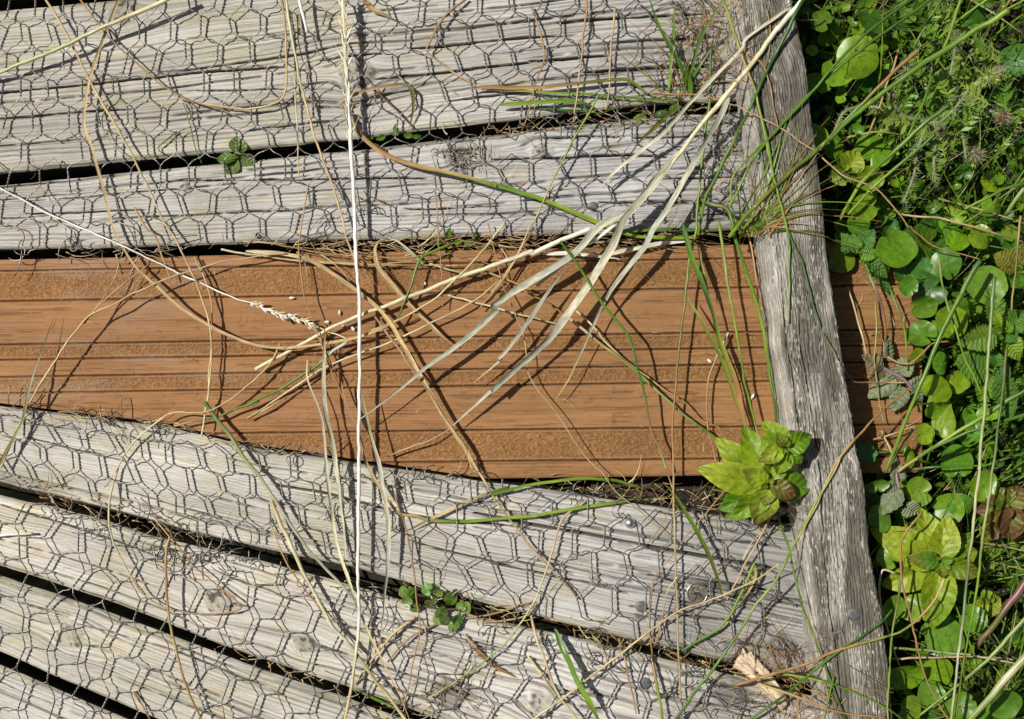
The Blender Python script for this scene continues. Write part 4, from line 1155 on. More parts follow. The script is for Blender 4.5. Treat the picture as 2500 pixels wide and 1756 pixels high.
N_('bright green stem lying across the brown board towards the lower planks', 's', 7, 'wggggvt', [22, 22, 20, 18, 18, 16, 14], '6 664,766 600,812 450,932 250,1062 0,1182|5 1700,1152 1400,1262 1140,1315')
S_('slender straw running side by side with the bright green stem', 's', 4.5, 'tspppt', 18, '6 1660,365 1500,502 1300,602 1100,702 900,792 700,862 450,972 200,1152 10,1272')
S_('slanting straw crossing the thick pale yellow straw on the brown board', 's', 5.5, 'pspss', 24, '6 1700,-15 1520,200 1350,382 1180,522 1000,622 820,692')
S_('thin brown straw pointing off the lower tip of the tan bundle', 's', 4.5, 'btt', 14, '6 935,1515 1100,1452 1250,1392 1342,1340')
D_('pale leaf starting on the brown board and running to the bottom edge', 'u', 7.5, 'pkkppss', [30, 34, 32, 30, 30, 28, 26, 24, 20], '6 402,890 405,1012 470,1182 510,1332 530,1600|10 550,200 580,402 640,622 720,862 800,1052 900,1262 1000,1462 1070,1640')
D_('swollen pale leaf beside the white stalk ending at the third gap', 'u', 11, 'skkkp', [30, 36, 38, 36, 30, 24], '6 515,680 510,1002 520,1202 560,1402 595,1600|10 620,200 640,402 646,650')
D_('smooth grey leaf hanging down the planks just past the white stalk', 'u', 9.5, 'akkkp', [40, 42, 40, 38, 34, 28], '6 765,1120 790,1262 830,1422 880,1580|10 910,200 930,420 920,602 890,952 868,1165')
B_('brown blade turning green as it runs from the brown board along the lower plank', 'b', 7, 'bbtyglllv', [26, 26, 24, 20, 18, 18, 20, 18, 12], '6 630,1030 660,1182 730,1332 790,1560|10 900,152 990,272 1100,292 1200,322 1400,326 1860,296|11 300,286 600,236 820,202 1010,156')
S_('brown pair of thin stems running down beside the white stalk, outer one', 's', 4, 'tobb', 18, '6 480,700 530,882 600,1052 680,1252 750,1382 800,1540')
S_('thin brown thread hanging from the upper plank beside the white stalk', 's', 3.8, 'tobt', 24, '2 412,1210 372,1440 345,1600|6 350,202 380,422 430,592 500,782 600,1000')
S_('thin brown thread hanging straight down over the second gap', 's', 3.6, 'obb', 20, '2 1245,1250 1268,1600|6 1282,202 1290,545')
S_('orange straw slanting across the second gap to the brown board', 's', 4.4, 'otto', 20, '6 1890,20 1740,272 1660,392 1535,550')
# left side of the brown board
B_('olive blade with its sharp tip resting on the brown board', 't', 6, 'yavvd', [26, 30, 34, 30, 20, 10], '5 -20,1600 130,1322 160,1222 220,982 290,782 358,588')
S_('long curved straw fanning from the lower plank up across the brown board', 's', 5, 'psssttt', [22, 28, 34, 38, 36, 30, 26, 22], '5 0,1590 120,1332 180,1202 290,1002 400,832 550,630 650,562 800,492 1000,392 1250,302 1500,232 1880,188')
S_('thin straw forking from the long curved one up to the second gap', 's', 3.6, 'ttt', [34, 28, 20], '5 555,645 650,522 800,392 965,268')
S_('thin straw with a small knobbed tip hanging at the second gap', 's', 3.2, 'tbp', [32, 26, 22], '5 600,600 650,522 720,422 780,262 755,190')
S_('tan splinter of stem from the plank edge onto the brown board', 's', 5, 'tott', [14, 16, 14], '1 885,1360 960,1500|5 1010,60 1060,200 1118,350')
S_('short straw lying on the brown board above the lower plank', 's', 4.5, 'pss', 12, '5 1625,1272 1880,1128')
S_('straw arc rising from the lower plank over the bright green stem', 's', 5, 'sttspt', [18, 22, 26, 24, 18, 14, 12], '5 1840,778 1750,932 1600,1082 1380,1222 1150,1232 1000,1312 870,1432 800,1532 755,1620')
S_('thin straw looping round over the lower planks to a sharp brown bend', 's', 4.5, 'spstbobs', 20, '9 770,-20 722,152 710,322 740,472 830,652 920,792 1090,892 1300,932 1558,902 1490,800 1250,602 1010,320')
S_('brown straw casting a strong shadow down the lower planks', 's', 6.5, 'yoyoo', [40, 42, 38, 32, 34, 26], '9 1105,430 1085,502 1080,702 1100,952 1150,1202 1230,1442 1310,1630')
S_('short orange stem at the bottom edge by the last gap', 's', 5, 'oob', 16, '9 868,1435 950,1562 990,1640')
S_('white straw end poking in at the edge of the lower planks', 's', 8, 'wwp', [16, 14], '9 -90,428 0,420 212,406')
N_('grey green stem leaning over the third gap to meet the white stalk', 's', 9, 'eakkk', [20, 24, 30, 32, 30, 26], '5 1340,1165 1500,1372 1600,1522|10 70,10 180,172 300,362 450,562 600,722 722,864')
S_('thick straw running from the lower plank down to the bottom edge beside the white stalk', 's', 9.5, 'sppkyp', [20, 24, 28, 30, 28, 24], '10 168,185 230,352 350,602 450,802 560,1002 720,1182 850,1372 960,1502 1060,1650')
S_('hair thin brown stem clinging to the thick straw', 's', 4, 'sot', 18, '10 148,305 250,562 390,782 600,1042 760,1180')
S_('long reddish thread from the brown board through the herb to the bottom edge', 's', 3.8, 'obob', [18, 20, 22, 20, 20], '10 940,90 1000,252 1050,392 1090,652 1120,902 1132,1062 1080,1282 1040,1502 1005,1640')
S_('tan straw crossing from the herb to the white stalk at the bottom', 's', 7, 'sst', 18, '10 1105,948 950,1072 880,1152 750,1332 695,1395')
S_('brown straw bent below the herb', 's', 5.5, 'obb', 16, '10 1255,988 1100,1062 1000,1152 925,1245')
N_('pale green straw arching from the lower board edge down to the bottom litter', 's', 5.2, 'tspalt', [16, 18, 20, 22, 20, 18, 16], '11 592,188 450,332 380,562 300,802 220,942 100,1112 -30,1222|10 1350,1382 1190,1475')
S_('straw lying over the netting below the brown board edge', 's', 5.5, 'sytt', 16, '6 1500,1560|11 40,202 200,422 400,652 562,832')
S_('frayed straw along the third gap, upper strand', 's', 5, 'tot', 12, '10 1415,962 1600,932 1860,850')
S_('frayed straw along the third gap, lower strand', 's', 5, 'ott', 12, '10 1545,985 1700,972 1850,925|11 300,870')
D_('frayed brown leaf rotting on the netting beside the third gap', 'u', 9, 'tbob', 10, '10 1415,1055 1500,1162 1600,1262 1760,1345')
B_('bright green sliver lying in the last gap by the white stalk', 'u', 7, 'lgg', [2, 3], '10 700,1412 850,1482 985,1545')
B_('arched olive blade meeting its brown neighbour at the board edge', 'b', 6.5, 'bsvglgv', [14, 18, 20, 22, 18, 10], '10 1048,392 1200,312 1500,172 1700,112|11 0,152 300,82 600,52 800,62 1010,124')
B_('broad olive blade curving down past the steel ring', 'u', 11, 'vgvv', [20, 36, 44, 40, 28], '11 1120,80 1200,182 1300,332 1400,522 1470,702 1516,895')
N_('yellow green stem folded back on itself beside the steel ring', 's', 7.5, 'nglll', [12, 22, 30, 36, 40], '11 1225,1175 1450,1042 1560,922 1640,772 1708,600')
B_('yellow end of the folded stem hanging back beside the steel ring', 't', 7, 'lyy', [40, 34, 28], '11 1706,602 1712,700 1605,875')
B_('bright green blade cutting across the lowest plank to the bottom edge', 'b', 13, 'nggln', [8, 30, 36, 38, 36], '11 408,1028 480,1182 560,1362 640,1510 715,1650')
N_('yellow stem rooted in the third gap and running out at the bottom edge', 's', 8, 'bolll', [6, 20, 24, 26, 26], '11 1040,1195 1070,1352 1095,1502 1112,1650')
S_('reddish stem standing up from the third gap towards the thin brown threads', 's', 4, 'oob', [6, 24, 30, 34], '11 1042,1200 1030,902 1060,702 1182,548')
S_('thin tan stem rooted beside the reddish one in the third gap', 's', 3.8, 'otp', [6, 24, 30], '11 1058,1135 1100,1002 1140,802 1205,690')
S_('long straw from the bottom edge rising past the steel ring to the batten', 's', 5, 'pssts', [24, 28, 32, 34, 40, 60, 100], '11 250,1630 600,1372 900,1142 1200,922 1450,832 1700,722 1863,602')
N_('long stem lying over the batten edge, green below and orange at its upper end', 's', 6.5, 'nggallyoo', [40, 50, 60, 80, 112, 122, 130, 130, 120, 100, 70], '11 1190,1630 1350,1402 1550,1132 1700,902 1863,682|12 330,552 400,422 500,232 640,-10|8 700,1492 800,1372 950,1222 1112,1078')
S_('orange twin of the long stem where it passes over the batten edge', 's', 5.5, 'oyys', [122, 120, 118, 112], '8 780,1400 650,1560|12 540,172 450,340 330,560')
S_('long orange straw lying over the batten near the bottom and turning up into the mint', 's', 7, 'bobolos', [30, 60, 108, 110, 112, 112, 108, 100, 96], '11 1560,1400|12 0,1392 200,1332 450,1252 700,1152 1000,1072 1150,982 1262,862 1342,700')
N_('dark green stem crossing the batten near the bottom from corner to corner', 's', 7, 'gngnn', [30, 60, 110, 112, 108], '12 40,1640 300,1462 550,1252 750,1112 930,992 1012,900')
N_('yellow green stem across the foot of the batten', 's', 6, 'llglg', [40, 108, 110, 110, 100], '12 240,1312 500,1352 750,1432 1000,1562 1080,1620')
S_('orange straw across the foot of the batten under the yellow green stem', 's', 5, 'yyooo', [30, 40, 60, 106, 108], '12 -20,1328 200,1402 500,1512 700,1572 960,1604')
S_('brown paired stems standing over the lowest plank', 's', 5, 'btot', 20, '11 828,1088 870,1252 900,1402 942,1580')
S_('tan straw running down the lowest plank to the bottom edge', 's', 7, 'sptps', [14, 20, 24, 26], '11 258,938 300,1102 370,1302 430,1452 575,1640')
S_('frayed tan sheath beside the straw on the lowest plank', 's', 6, 'pst', 14, '11 238,1205 300,1292 400,1432 440,1500')
S_('orange thread slanting from the mint over the plank to the steel ring', 's', 4, 'obo', 22, '11 1545,98 1350,322 1195,518')
S_('red brown thread hanging from the mint towards the domed nail', 's', 3.6, 'obo', 20, '11 1150,30 1182,162 1110,330 1025,470')
S_('tan stem lying by the batten edge above the steel ring', 's', 5, 'ott', [40, 30, 22, 20], '11 1830,270 1700,502 1600,702 1528,835')
N_('thin green stem running over the batten nail side down to the bottom edge', 's', 5.5, 'nggggn', [60, 70, 104, 106, 106, 106, 106], '12 250,240 330,502 390,752 450,952 550,1202 620,1402 720,1640')
N_('short green stem standing on the foot of the batten', 's', 5, 'gg', [104, 106], '12 622,1335 565,1640')
# among the plants on the far side of the batten
N_('tallest pale upright stem among the plants, nearest the batten', 's', 7.5, 'eaapeka', [180, 190, 190, 180, 170, 160], '8 1690,340 1665,640 1640,1002 1590,1600|12 1540,282 1500,652 1450,1102 1385,1640')
N_('olive upright stem just beyond the tallest pale one', 's', 6.5, 'vnalgl', [170, 170, 165, 150, 140], '8 1772,820 1740,1102 1690,1502|12 1600,422 1550,802 1480,1202 1415,1640')
N_('thick light green stem leaning across the end of the brown board', 's', 11, 'eggglg', [150, 145, 140, 130, 110, 80], '8 1592,238 1480,432 1350,702 1200,1052 1100,1302 975,1620')
N_('thick yellow green stem sloping to the end of the brown board from the photo edge', 's', 10.5, 'nglly', [170, 150, 120, 90, 60], '8 1900,1080 1700,1195 1500,1322 1250,1482 1050,1612')
N_('pale green stem in the bottom corner, sloping up to the photo edge', 's', 8, 'aagl', [150, 140, 120, 90], '12 1890,940 1650,1202 1450,1382 1190,1582')
N_('thickest pale stem cutting the bottom corner', 's', 17, 'apal', [180, 170, 150], '12 1890,1192 1700,1402 1500,1640')
S_('bent straw at the edge of the batten beside the second mint plant', 's', 5, 'pspt', [70, 76, 70, 66, 60], '12 1035,662 940,642 925,752 940,902 980,1032 1052,1262')
N_('long yellow green stem hanging down past the second mint plant', 's', 5.5, 'lvlly', [110, 110, 112, 106, 100], '12 1082,558 1040,852 1000,1102 980,1502 985,1640')
S_('long reddish stem curving round the second mint plant', 's', 5, 'bobobo', [120, 120, 112, 104, 96, 90], '12 1205,258 1070,452 1068,702 1130,952 1200,1272 1300,1502 1380,1640')
N_('thick purple stem among the grass in the bottom corner', 's', 17, 'qqvq', [110, 100, 80], '12 1900,690 1720,932 1560,1130')
N_('pale stem lying flat near the bottom beyond the batten', 's', 6, 'lapa', [70, 74, 70, 60], '12 1000,1148 1300,1172 1600,1212 1850,1262')
S_('brown straw lying flat under the pale stem beyond the batten', 's', 5, 'tst', 60, '12 920,1228 1200,1212 1560,1208 1800,1225')
S_('curled tan dry tendril over the end of the brown board', 's', 5, 'tobo', [30, 40, 46, 40], '8 990,862 1060,905 1130,912 1200,862 1280,782 1400,762')
S_('thin olive thread lying from the batten over the end of the brown board', 's', 4, 'vbbtt', [104, 60, 30, 24, 30], '8 560,700 640,842 720,972 770,1032 900,1036 1350,1030')
S_('straw standing on the end of the brown board next to the batten', 's', 4.5, 'ytpp', [16, 24, 24, 16], '8 725,400 770,552 820,722 850,860')
N_('thin upright stem on the end of the brown board beside the standing straw', 's', 4, 'lya', 26, '8 908,480 915,702 905,902 930,1152 970,1300')
N_('leaning stem with a purple joint on the end of the brown board', 's', 7, 'gaqob', [60, 56, 50, 40, 30], '8 838,250 890,380 945,510 970,642 978,760')
N_('green stem along the dark end of the brown board', 's', 5, 'gglv', [30, 40, 40, 36], '8 1000,420 1060,560 1100,702 1120,950')
N_('slim stem crossing the wilted grey plant towards the batten', 's', 6, 'aly', [60, 66, 60], '8 1150,1340 1060,1490 1000,1580')
S_('stray tan straw at the lower corner of the brown board end', 's', 5, 'stt', 26, '8 945,1350 980,1430 1060,1600')
S_('thin straw lying across the lower corner of the brown board end', 's', 4, 'ts', 30, '8 885,1412 1030,1365 1172,1320')
N_('slanting green stem behind the nettle, from the photo edge', 's', 8, 'gngn', [150, 140, 120, 100], '8 1900,1240 1640,1320 1420,1400 1180,1530')
N_('arched yellow stem hanging in front of the nettle', 's', 5.5, 'ygalll', [120, 120, 116, 110, 100], '8 1320,220 1370,480 1440,702 1500,892 1610,1110')
N_('dark upright stem at the photo edge above the nettle', 's', 6, 'yvy', [140, 136, 130], '8 1860,-60 1840,202 1800,560')
N_('horizontal green stem reaching the photo edge above the glossy leaf', 's', 8, 'ngl', [130, 120, 100], '4 1900,1195 1720,1262 1490,1372')
N_('short pale leafy stem at the photo edge above the glossy leaf', 's', 10, 'aal', [120, 110, 90], '4 1890,1230 1830,1310 1770,1400')
N_('flat dark green stem running among the lowest round leaves to the photo edge', 's', 6, 'ngg', 60, '8 1120,1605 1400,1580 1640,1570 1900,1490')
S_('straight brown straw slanting through the round leaves by the thistle', 's', 4.5, 'ttto', [70, 90, 80], '4 1065,330 1000,500 920,740 850,892')
S_('tan straw lying over the dark leaves under the thistle', 's', 5, 'tsb', 70, '4 1060,1405 1300,1432 1480,1470 1880,1590')
N_('bright green straw lying level under the thistle', 's', 5.5, 'all', 80, '4 690,912 900,870 1050,880 1160,890')
# ------------------------------------------------------------------ leaves
def place(L3, origin, ang, pitch, rollv):
    """local leaf (x along, y across, z up; metres) -> world. ang measured in the photo plane (0 = right, 90 = up)"""
    R = Matrix.Rotation(ang, 3, 'Z') @ Matrix.Rotation(-pitch, 3, 'Y') @ Matrix.Rotation(rollv, 3, 'X')
    return L3 @ np.array(R).T + origin

LEAFC = {'b': (.190, .330, .012), 'm': (.115, .250, .011), 'd': (.055, .160, .011), 'y': (.29, .40, .020), 'Y': (.37, .44, .03), 'o': (.19, .19, .022), 'r': (.17, .085, .035),
         'w': (.20, .235, .13), 'W': (.17, .15, .075), 'n': (.125, .25, .022), 'h': (.17, .25, .06)}

def round_leaf(R, seed, elong=1.0, notch=True):
    r = rng(seed)
    na, nr = 72, 11
    a = np.linspace(-math.pi, math.pi, na + 1)[:-1] + 0
    nl = r.uniform(4.5, 8)
    rad = R * (1 + .045 * np.abs(np.sin(a * nl / 2 + r.uniform(0, 3))) ** .7 - .035 + .16 * (vnoise(np.cos(a) * 1.2 + 5, np.sin(a) * 1.2 + 5, seed) - .5) + r.uniform(-.08, .08) * np.cos(2 * a + r.uniform(0, 6)))
    if notch:
        rad = rad * (1 - r.uniform(.12, .6) * np.exp(-((np.abs(a) - math.pi) / r.uniform(.10, .3)) ** 2))
    t = np.linspace(0.03, 1, nr)
    X = rad[None] * t[:, None] * np.cos(a)[None] * elong; Y = rad[None] * t[:, None] * np.sin(a)[None]
    rr = t[:, None] + 0 * X
    cup = r.uniform(-.20, .30)
    Z = R * (cup * rr ** 2 + .05 * rr ** 2 * np.sin(a * 3 + r.uniform(0, 6))[None] + .07 * rr ** 2 * np.sin(a * 2 + r.uniform(0, 6))[None]
             + .006 * rr * np.cos(a * 7)[None] + .10 * rr * (vnoise(X / R * 2.2 + 7, Y / R * 2.2 + 7, seed + 3) - .5))
    V = np.stack([X, Y, Z], -1).reshape(-1, 3)
    uv = np.stack([np.broadcast_to((a / (2 * math.pi) + .5)[None], X.shape), rr], -1).reshape(-1, 2)
    Q = grid_faces(nr, na, True)[:, ::-1]
    V = np.concatenate([V, [[0, 0, 0]]]); uv = np.concatenate([uv, [[.5, 0]]])
    j = np.arange(na)
    T = np.stack([np.full(na, nr * na), j, (j + 1) % na], -1)
    return V, Q, T, uv, rr.ravel()

def long_leaf(L, Wd, seed, teeth=14, tdep=.06, bend=.25, fold=.25, shape=.8, quilt=.03, curl=0.0, pe=.82):
    r = rng(seed)
    n, m = 46, 15
    t = np.linspace(0, 1, n)
    s = np.linspace(-1, 1, m)
    prof = np.clip(np.sin(math.pi * np.clip(t, 0, 1) ** shape), 0, 1) ** pe
    saw = 1 + tdep * (1 - 2 * ((t * teeth) % 1.0))
    w = Wd / 2 * prof * saw + Wd * .012
    bx = r.uniform(-.10, .10)
    X = L * t[:, None] + 0 * s[None] - (np.abs(s) ** 2)[None] * w[:, None] * .12
    Y = w[:, None] * s[None] + (L * bx * (t ** 2))[:, None]
    lat = np.abs(np.sin(math.pi * (t[:, None] * 6 - np.abs(s)[None] * .9)))
    Z = -L * bend * (t ** 2)[:, None] + Wd * fold * (np.abs(s) ** 1.2)[None] * prof[:, None] + L * quilt * .35 * lat * (np.abs(s) * (1.1 - np.abs(s)))[None] * 2 \
        + L * .03 * np.sin(t * 7 + r.uniform(0, 6))[:, None] * s[None] - L * curl * (np.abs(s) ** 2)[None] * prof[:, None]
    uv = np.stack([np.broadcast_to((s[None] + 1) / 2, X.shape), np.broadcast_to(t[:, None], X.shape)], -1).reshape(-1, 2)
    Z = Z + L * .09 * (vnoise(X / L * 3 + 3, Y / L * 3 + 3, seed + 5) - .5)
    return np.stack([X, Y, Z], -1).reshape(-1, 3), grid_faces(n, m)[:, ::-1], uv, np.broadcast_to(t[:, None], X.shape).ravel(), np.broadcast_to(np.abs(s)[None], X.shape).ravel()

def add_leaf(parent, kind, x, y, h, size, wid, ang, pitch, roll, colk, seed, mat, tipk=None, name='leaf', stem_to=None, **kw):
    """x, y photo position (units) of the leaf base (long) or centre (round)"""
    o = W(x, y, h)
    r = rng(seed)
    c = np.array(LEAFC[colk]) * r.uniform(.8, 1.15) * (np.array([r.uniform(.78, 1.15), 1.0, r.uniform(.7, 2.2)]) if colk in 'bmdn' else 1.0)
    if kind == 'round':
        V, Q, T, uv, rr = round_leaf(size * S, seed, wid)
        C = c[None] * (1 + .10 * np.concatenate([rr, [0]]))[:, None]
        V = place(V, o, math.radians(ang), math.radians(pitch), math.radians(roll))
        F = [Q, T]
    else:
        V, Q, uv, t, s = long_leaf(size * S, wid * S, seed, **kw)
        C = np.repeat(c[None], len(V), 0)
        if tipk:
            tc = np.array(LEAFC[tipk]); f = sstep(.35, 1.0, t + .25 * s)[:, None]
            C = C * (1 - f) + tc * f
        V = place(V, o, math.radians(ang), math.radians(pitch), math.radians(roll))
        F = [Q]
    lf = mesh_obj(name, V, F, mat, None, parent, np.clip(C, .005, .8), uv)
    if stem_to is not None:
        e = np.array(stem_to)
        mid = (o + e) / 2 + np.array([r.normal(0, 4), r.normal(0, 4), 10]) * S
        P = resample(np.array([e, mid, o - np.array([0, 0, .3 * S])]) / S, 8) * S
        V, Q, T, uv = tube(P, 2.6 * S, 6)
        lf2 = bpy.data.objects  # petiole is a sub-part of its leaf
        mesh_obj('petiole', V, [Q, T], M_GRASS, None, lf, np.array(PAL['g']) * .9, uv)
    return lf

GZ = -125.0
# ---- round glossy leaves, gathered into plants
ROUND = [('4', 800, 375, 132, 'b'), ('4', 530, 545, 98, 'b', .62, 80), ('4', 645, 490, 104, 'b'), ('4', 870, 530, 112, 'd'), ('4', 865, 135, 112, 'd'), ('4', 1190, 112, 100, 'd'), ('4', 548, 140, 66, 'm'),
 ('4', 492, 905, 108, 'b', .75, 85), ('4', 900, 990, 118, 'b'), ('4', 865, 1170, 84, 'b'), ('4', 665, 1140, 64, 'b'), ('4', 830, 1365, 100, 'b'), ('4', 795, 1475, 78, 'm'), ('4', 1020, 1570, 116, 'd'), ('4', 1290, 1545, 135, 'd'),
 ('4', 1680, 1362, 84, 'b'), ('4', 1420, 1545, 74, 'm'), ('4', 1605, 1545, 70, 'b'), ('4', 960, 800, 82, 'm'), ('4', 1830, 400, 110, 'd'), ('4', 1560, 120, 84, 'd'), ('4', 640, 965, 70, 'm'), ('4', 1480, 1130, 60, 'd'),
 ('8', 690, 225, 92, 'b'), ('8', 1040, 165, 128, 'm'), ('8', 1210, 115, 128, 'm'), ('8', 1370, 262, 100, 'm'), ('8', 1640, 395, 118, 'm'), ('8', 1460, 555, 108, 'b'), ('8', 1222, 522, 92, 'b'), ('8', 1200, 722, 92, 'm'), ('8', 1400, 642, 112, 'b'),
 ('8', 1310, 1075, 122, 'b', .62, 50), ('8', 1340, 1245, 158, 'b', .52, 20), ('8', 1262, 420, 108, 'd'), ('8', 1585, 85, 74, 'b'), ('8', 1450, 92, 78, 'b'), ('8', 1740, 135, 98, 'd'), ('8', 1440, 1555, 112, 'm'), ('8', 1445, 1025, 82, 'b'),
 ('8', 855, 1495, 64, 'd'), ('8', 1210, 285, 72, 'd'), ('8', 1090, 330, 78, 'd'), ('8', 1130, 1520, 70, 'b', .5, 15), ('8', 1120, 400, 64, 'm'), ('8', 1185, 860, 62, 'b'), ('8', 1190, 1180, 60, 'm'), ('8', 1225, 1370, 66, 'b'), ('8', 980, 250, 60, 'b'),
 ('12', 1180, 135, 92, 'b'), ('12', 925, 310, 92, 'm', .8, 60), ('12', 1090, 1320, 128, 'b', .82, 80), ('12', 1290, 1315, 112, 'b', .85, 120), ('12', 1120, 1555, 92, 'b'), ('12', 1265, 1460, 90, 'm'), ('12', 1370, 245, 98, 'm'), ('12', 1455, 225, 80, 'm'),
 ('12', 1190, 890, 118, 'b', .85, 95), ('12', 1350, 1070, 128, 'm'), ('12', 985, 560, 76, 'b'), ('12', 905, 95, 74, 'm', .6, 100), ('12', 1000, 905, 92, 'm'), ('12', 1450, 1530, 90, 'm'), ('12', 1735, 1500, 100, 'm'), ('12', 1600, 100, 88, 'm'),
 ('12', 1530, 960, 84, 'm'), ('12', 1760, 1080, 78, 'd'), ('12', 1640, 1560, 70, 'b'), ('12', 860, 200, 66, 'd')]
BASES = [((1890, 130), 'round leaved plant with three large bright leaves beside the knot of the batten', 40), ((2100, 60), 'shaded round leaved plant at the top behind the crossing dark stems', 40),
         ((1915, 360), 'round leaved plant below the thistle stem, one tall oval leaf against the batten', 40), ((1985, 500), 'round leaved plant under the thistle with a small bright leaf pair', 40),
         ((2180, 520), 'dark round leaved plant under the tan straw at the end of the brown board', 40), ((2290, 470), 'round leaved plant with a glossy leaf at the photo edge, above the nettle', 40),
         ((1925, 610), 'round leaved plant with one small leaf overhanging the brown board next to the batten', 40), ((2150, 660), 'round leaved plant with scalloped leaves covering the top corner of the brown board end', 40),
         ((2250, 600), 'shaded round leaved plant between the scalloped leaves and the photo edge', 40), ((2130, 900), 'round leaved plant with two long oval leaves near the lower corner of the brown board', 40),
         ((2060, 1080), 'round leaved plant with a heart shaped leaf above the second mint plant', 40), ((1960, 1090), 'dark round leaved plant tucked against the batten by the curled wilted leaf', 40),
         ((2180, 1120), 'round leaved plant in the shade of the reddish leaved mint', 40), ((2060, 1370), 'round leaved plant with big oval leaves below the second mint plant', 40),
         ((2060, 1560), 'round leaved plant with wide oval leaves at the foot of the batten', 40), ((2240, 1560), 'round leaved plant among the pale stems of the bottom corner', 40)]
def round_plants():
    r = rng(77)
    items = []
    for q in ROUND:
        x, y = vp(q[0], q[1], q[2])
        el = q[5] if len(q) > 5 else r.uniform(.9, 1.05)
        an = q[6] if len(q) > 6 else r.uniform(0, 360)
        items.append((x, y, q[3] * vs(q[0]) * 1.04, q[4], el, an, r.uniform(0, 70) if q[4] != 'd' else r.uniform(-50, 5), len(q) > 5))
    # smaller leaves deeper in the tangle
    for i in range(330):
        y = r.uniform(-40, 1660); x = batten_right_top(y) + 50 + r.uniform(0, 1) ** .9 * 460
        if 600 < y < 1040 and x < 2090: continue
        if x > 2170 and y < 270 and r.rand() < .7: continue
        items.append((x, y, r.uniform(13, 34), 'mdbmb'[r.randint(5)], r.uniform(.5, 1.05), r.uniform(0, 360), r.uniform(-95, -5), False))
    roots = []
    for (p, lab, h) in BASES:
        e = empty('round_leaved_plant', W(p[0], p[1], GZ + 2)); tag(e, lab, 'plant', 'round leaved plants beyond the batten'); roots.append(e)
    B = np.array([b[0] for b in BASES], float)
    cnt = [0] * len(BASES)
    for i, (x, y, R, c, el, an, h, oval) in enumerate(items):
        k = int(np.argmin(np.hypot(B[:, 0] - x, B[:, 1] - y)))
        cnt[k] += 1
        tilt = (r.normal(0, 17), r.normal(0, 17))
        on = 600 < y < 1040 and x < 2100
        if on: h = max(h, 26)
        add_leaf(roots[k], 'round', x, y, h, R, el, an, tilt[0], tilt[1], c, 2000 + i, M_ROUND, stem_to=W(B[k, 0] + r.normal(0, 10), B[k, 1] + r.normal(0, 10), GZ + 4) if not on else W(2120 + r.uniform(0, 30), y + r.normal(0, 20), -60))
round_plants()

# ---- mint rosettes
def mint(label, view, cx, cy, h, leaves, base_h, seed, group='mint plants'):
    x0, y0 = vp(view, cx, cy)
    k = (DU - h) / DU
    gx, gy = CX + (x0 - CX) * k, CY + (y0 - CY) * k
    root = empty('mint_plant', G(np.array(gx), np.array(gy), np.array(float(base_h))))
    tag(root, label, 'plant', group)
    P = resample(np.array([[gx + 4, gy + 6, base_h], [gx - 5, gy, (base_h + h) / 2], [gx, gy, h + 2]]), 8)
    V, Q, T, uv = tube(G(P[:, 0], P[:, 1], P[:, 2]), 4.2 * S, 8)
    mesh_obj('stem', V, [Q, T], M_GRASS, None, root, np.array([.14, .13, .03]), uv)
    for i, q in enumerate(leaves):
        v, tx, ty, L, Wd, dh, pitch, ck, tk = q
        px, py = vp(v, tx, ty)                      # leaf tip direction point
        ang = math.degrees(math.atan2(-(py - y0), px - x0))
        dist = math.hypot(px - x0, py - y0)
        add_leaf(root, 'long', x0 + 3 * math.cos(math.radians(ang)), y0 - 3 * math.sin(math.radians(ang)), h + dh, max(dist * 1.04, 12) if L is None else L, Wd, ang, pitch, rng(seed + i).normal(0, 9), ck, seed + i * 3, M_MINT, tk,
                 teeth=10, tdep=.025, bend=.16, fold=.24, shape=.88, quilt=.06, pe=.80)
    return root
mint('bright yellow green mint rosette growing out of the gap against the batten', 'q6', 1150, 560, 146, [
    ('q6', 865, 515, None, 66, -8, 0, 'y', 'Y'), ('q6', 1068, 325, None, 70, -4, 2, 'y', 'b'), ('q6', 925, 395, None, 62, -22, -4, 'b', 'y'), 
    ('q6', 955, 670, None, 60, -26, -8, 'b', 'm'), ('q6', 1020, 715, None, 58, -10, -2, 'y', 'b'), ('q6', 1095, 725, None, 60, -6, -2, 'y', 'o'), 
    ('q6', 1325, 575, None, 64, -8, 0, 'b', 'm'), ('q6', 1190, 420, None, 50, 4, 6, 'y', 'o'),
    ('q6', 1050, 500, None, 42, 12, 12, 'y', 'o'), ('q6', 1258, 600, None, 42, 10, 10, 'o', 'r'), ('q6', 1130, 640, None, 38, 6, 6, 'y', 'o'), ('q6', 1120, 570, 18, 13, 18, 35, 'b', 'o'), ('q6', 1165, 530, 18, 13, 20, 40, 'y', 'o')], -95, 501)
mint('small mint shoot standing over the batten edge just above the big rosette', 'q6', 1225, 395, 180, [
    ('q6', 1145, 290, None, 50, -6, 0, 'b', 'y'), ('q6', 1330, 350, None, 46, 0, 4, 'b', 'm'), ('q6', 1118, 440, None, 40, 2, 4, 'y', 'o'), ('q6', 1195, 500, None, 44, -4, 0, 'y', 'b'),
    ('q6', 1290, 460, None, 40, -6, 0, 'b', 'm'), ('q6', 1185, 340, None, 26, 10, 14, 'o', 'b'), ('q6', 1250, 350, 16, 11, 14, 35, 'b', 'o'), ('q6', 1220, 410, 14, 10, 14, 35, 'y', 'o')], -95, 521)
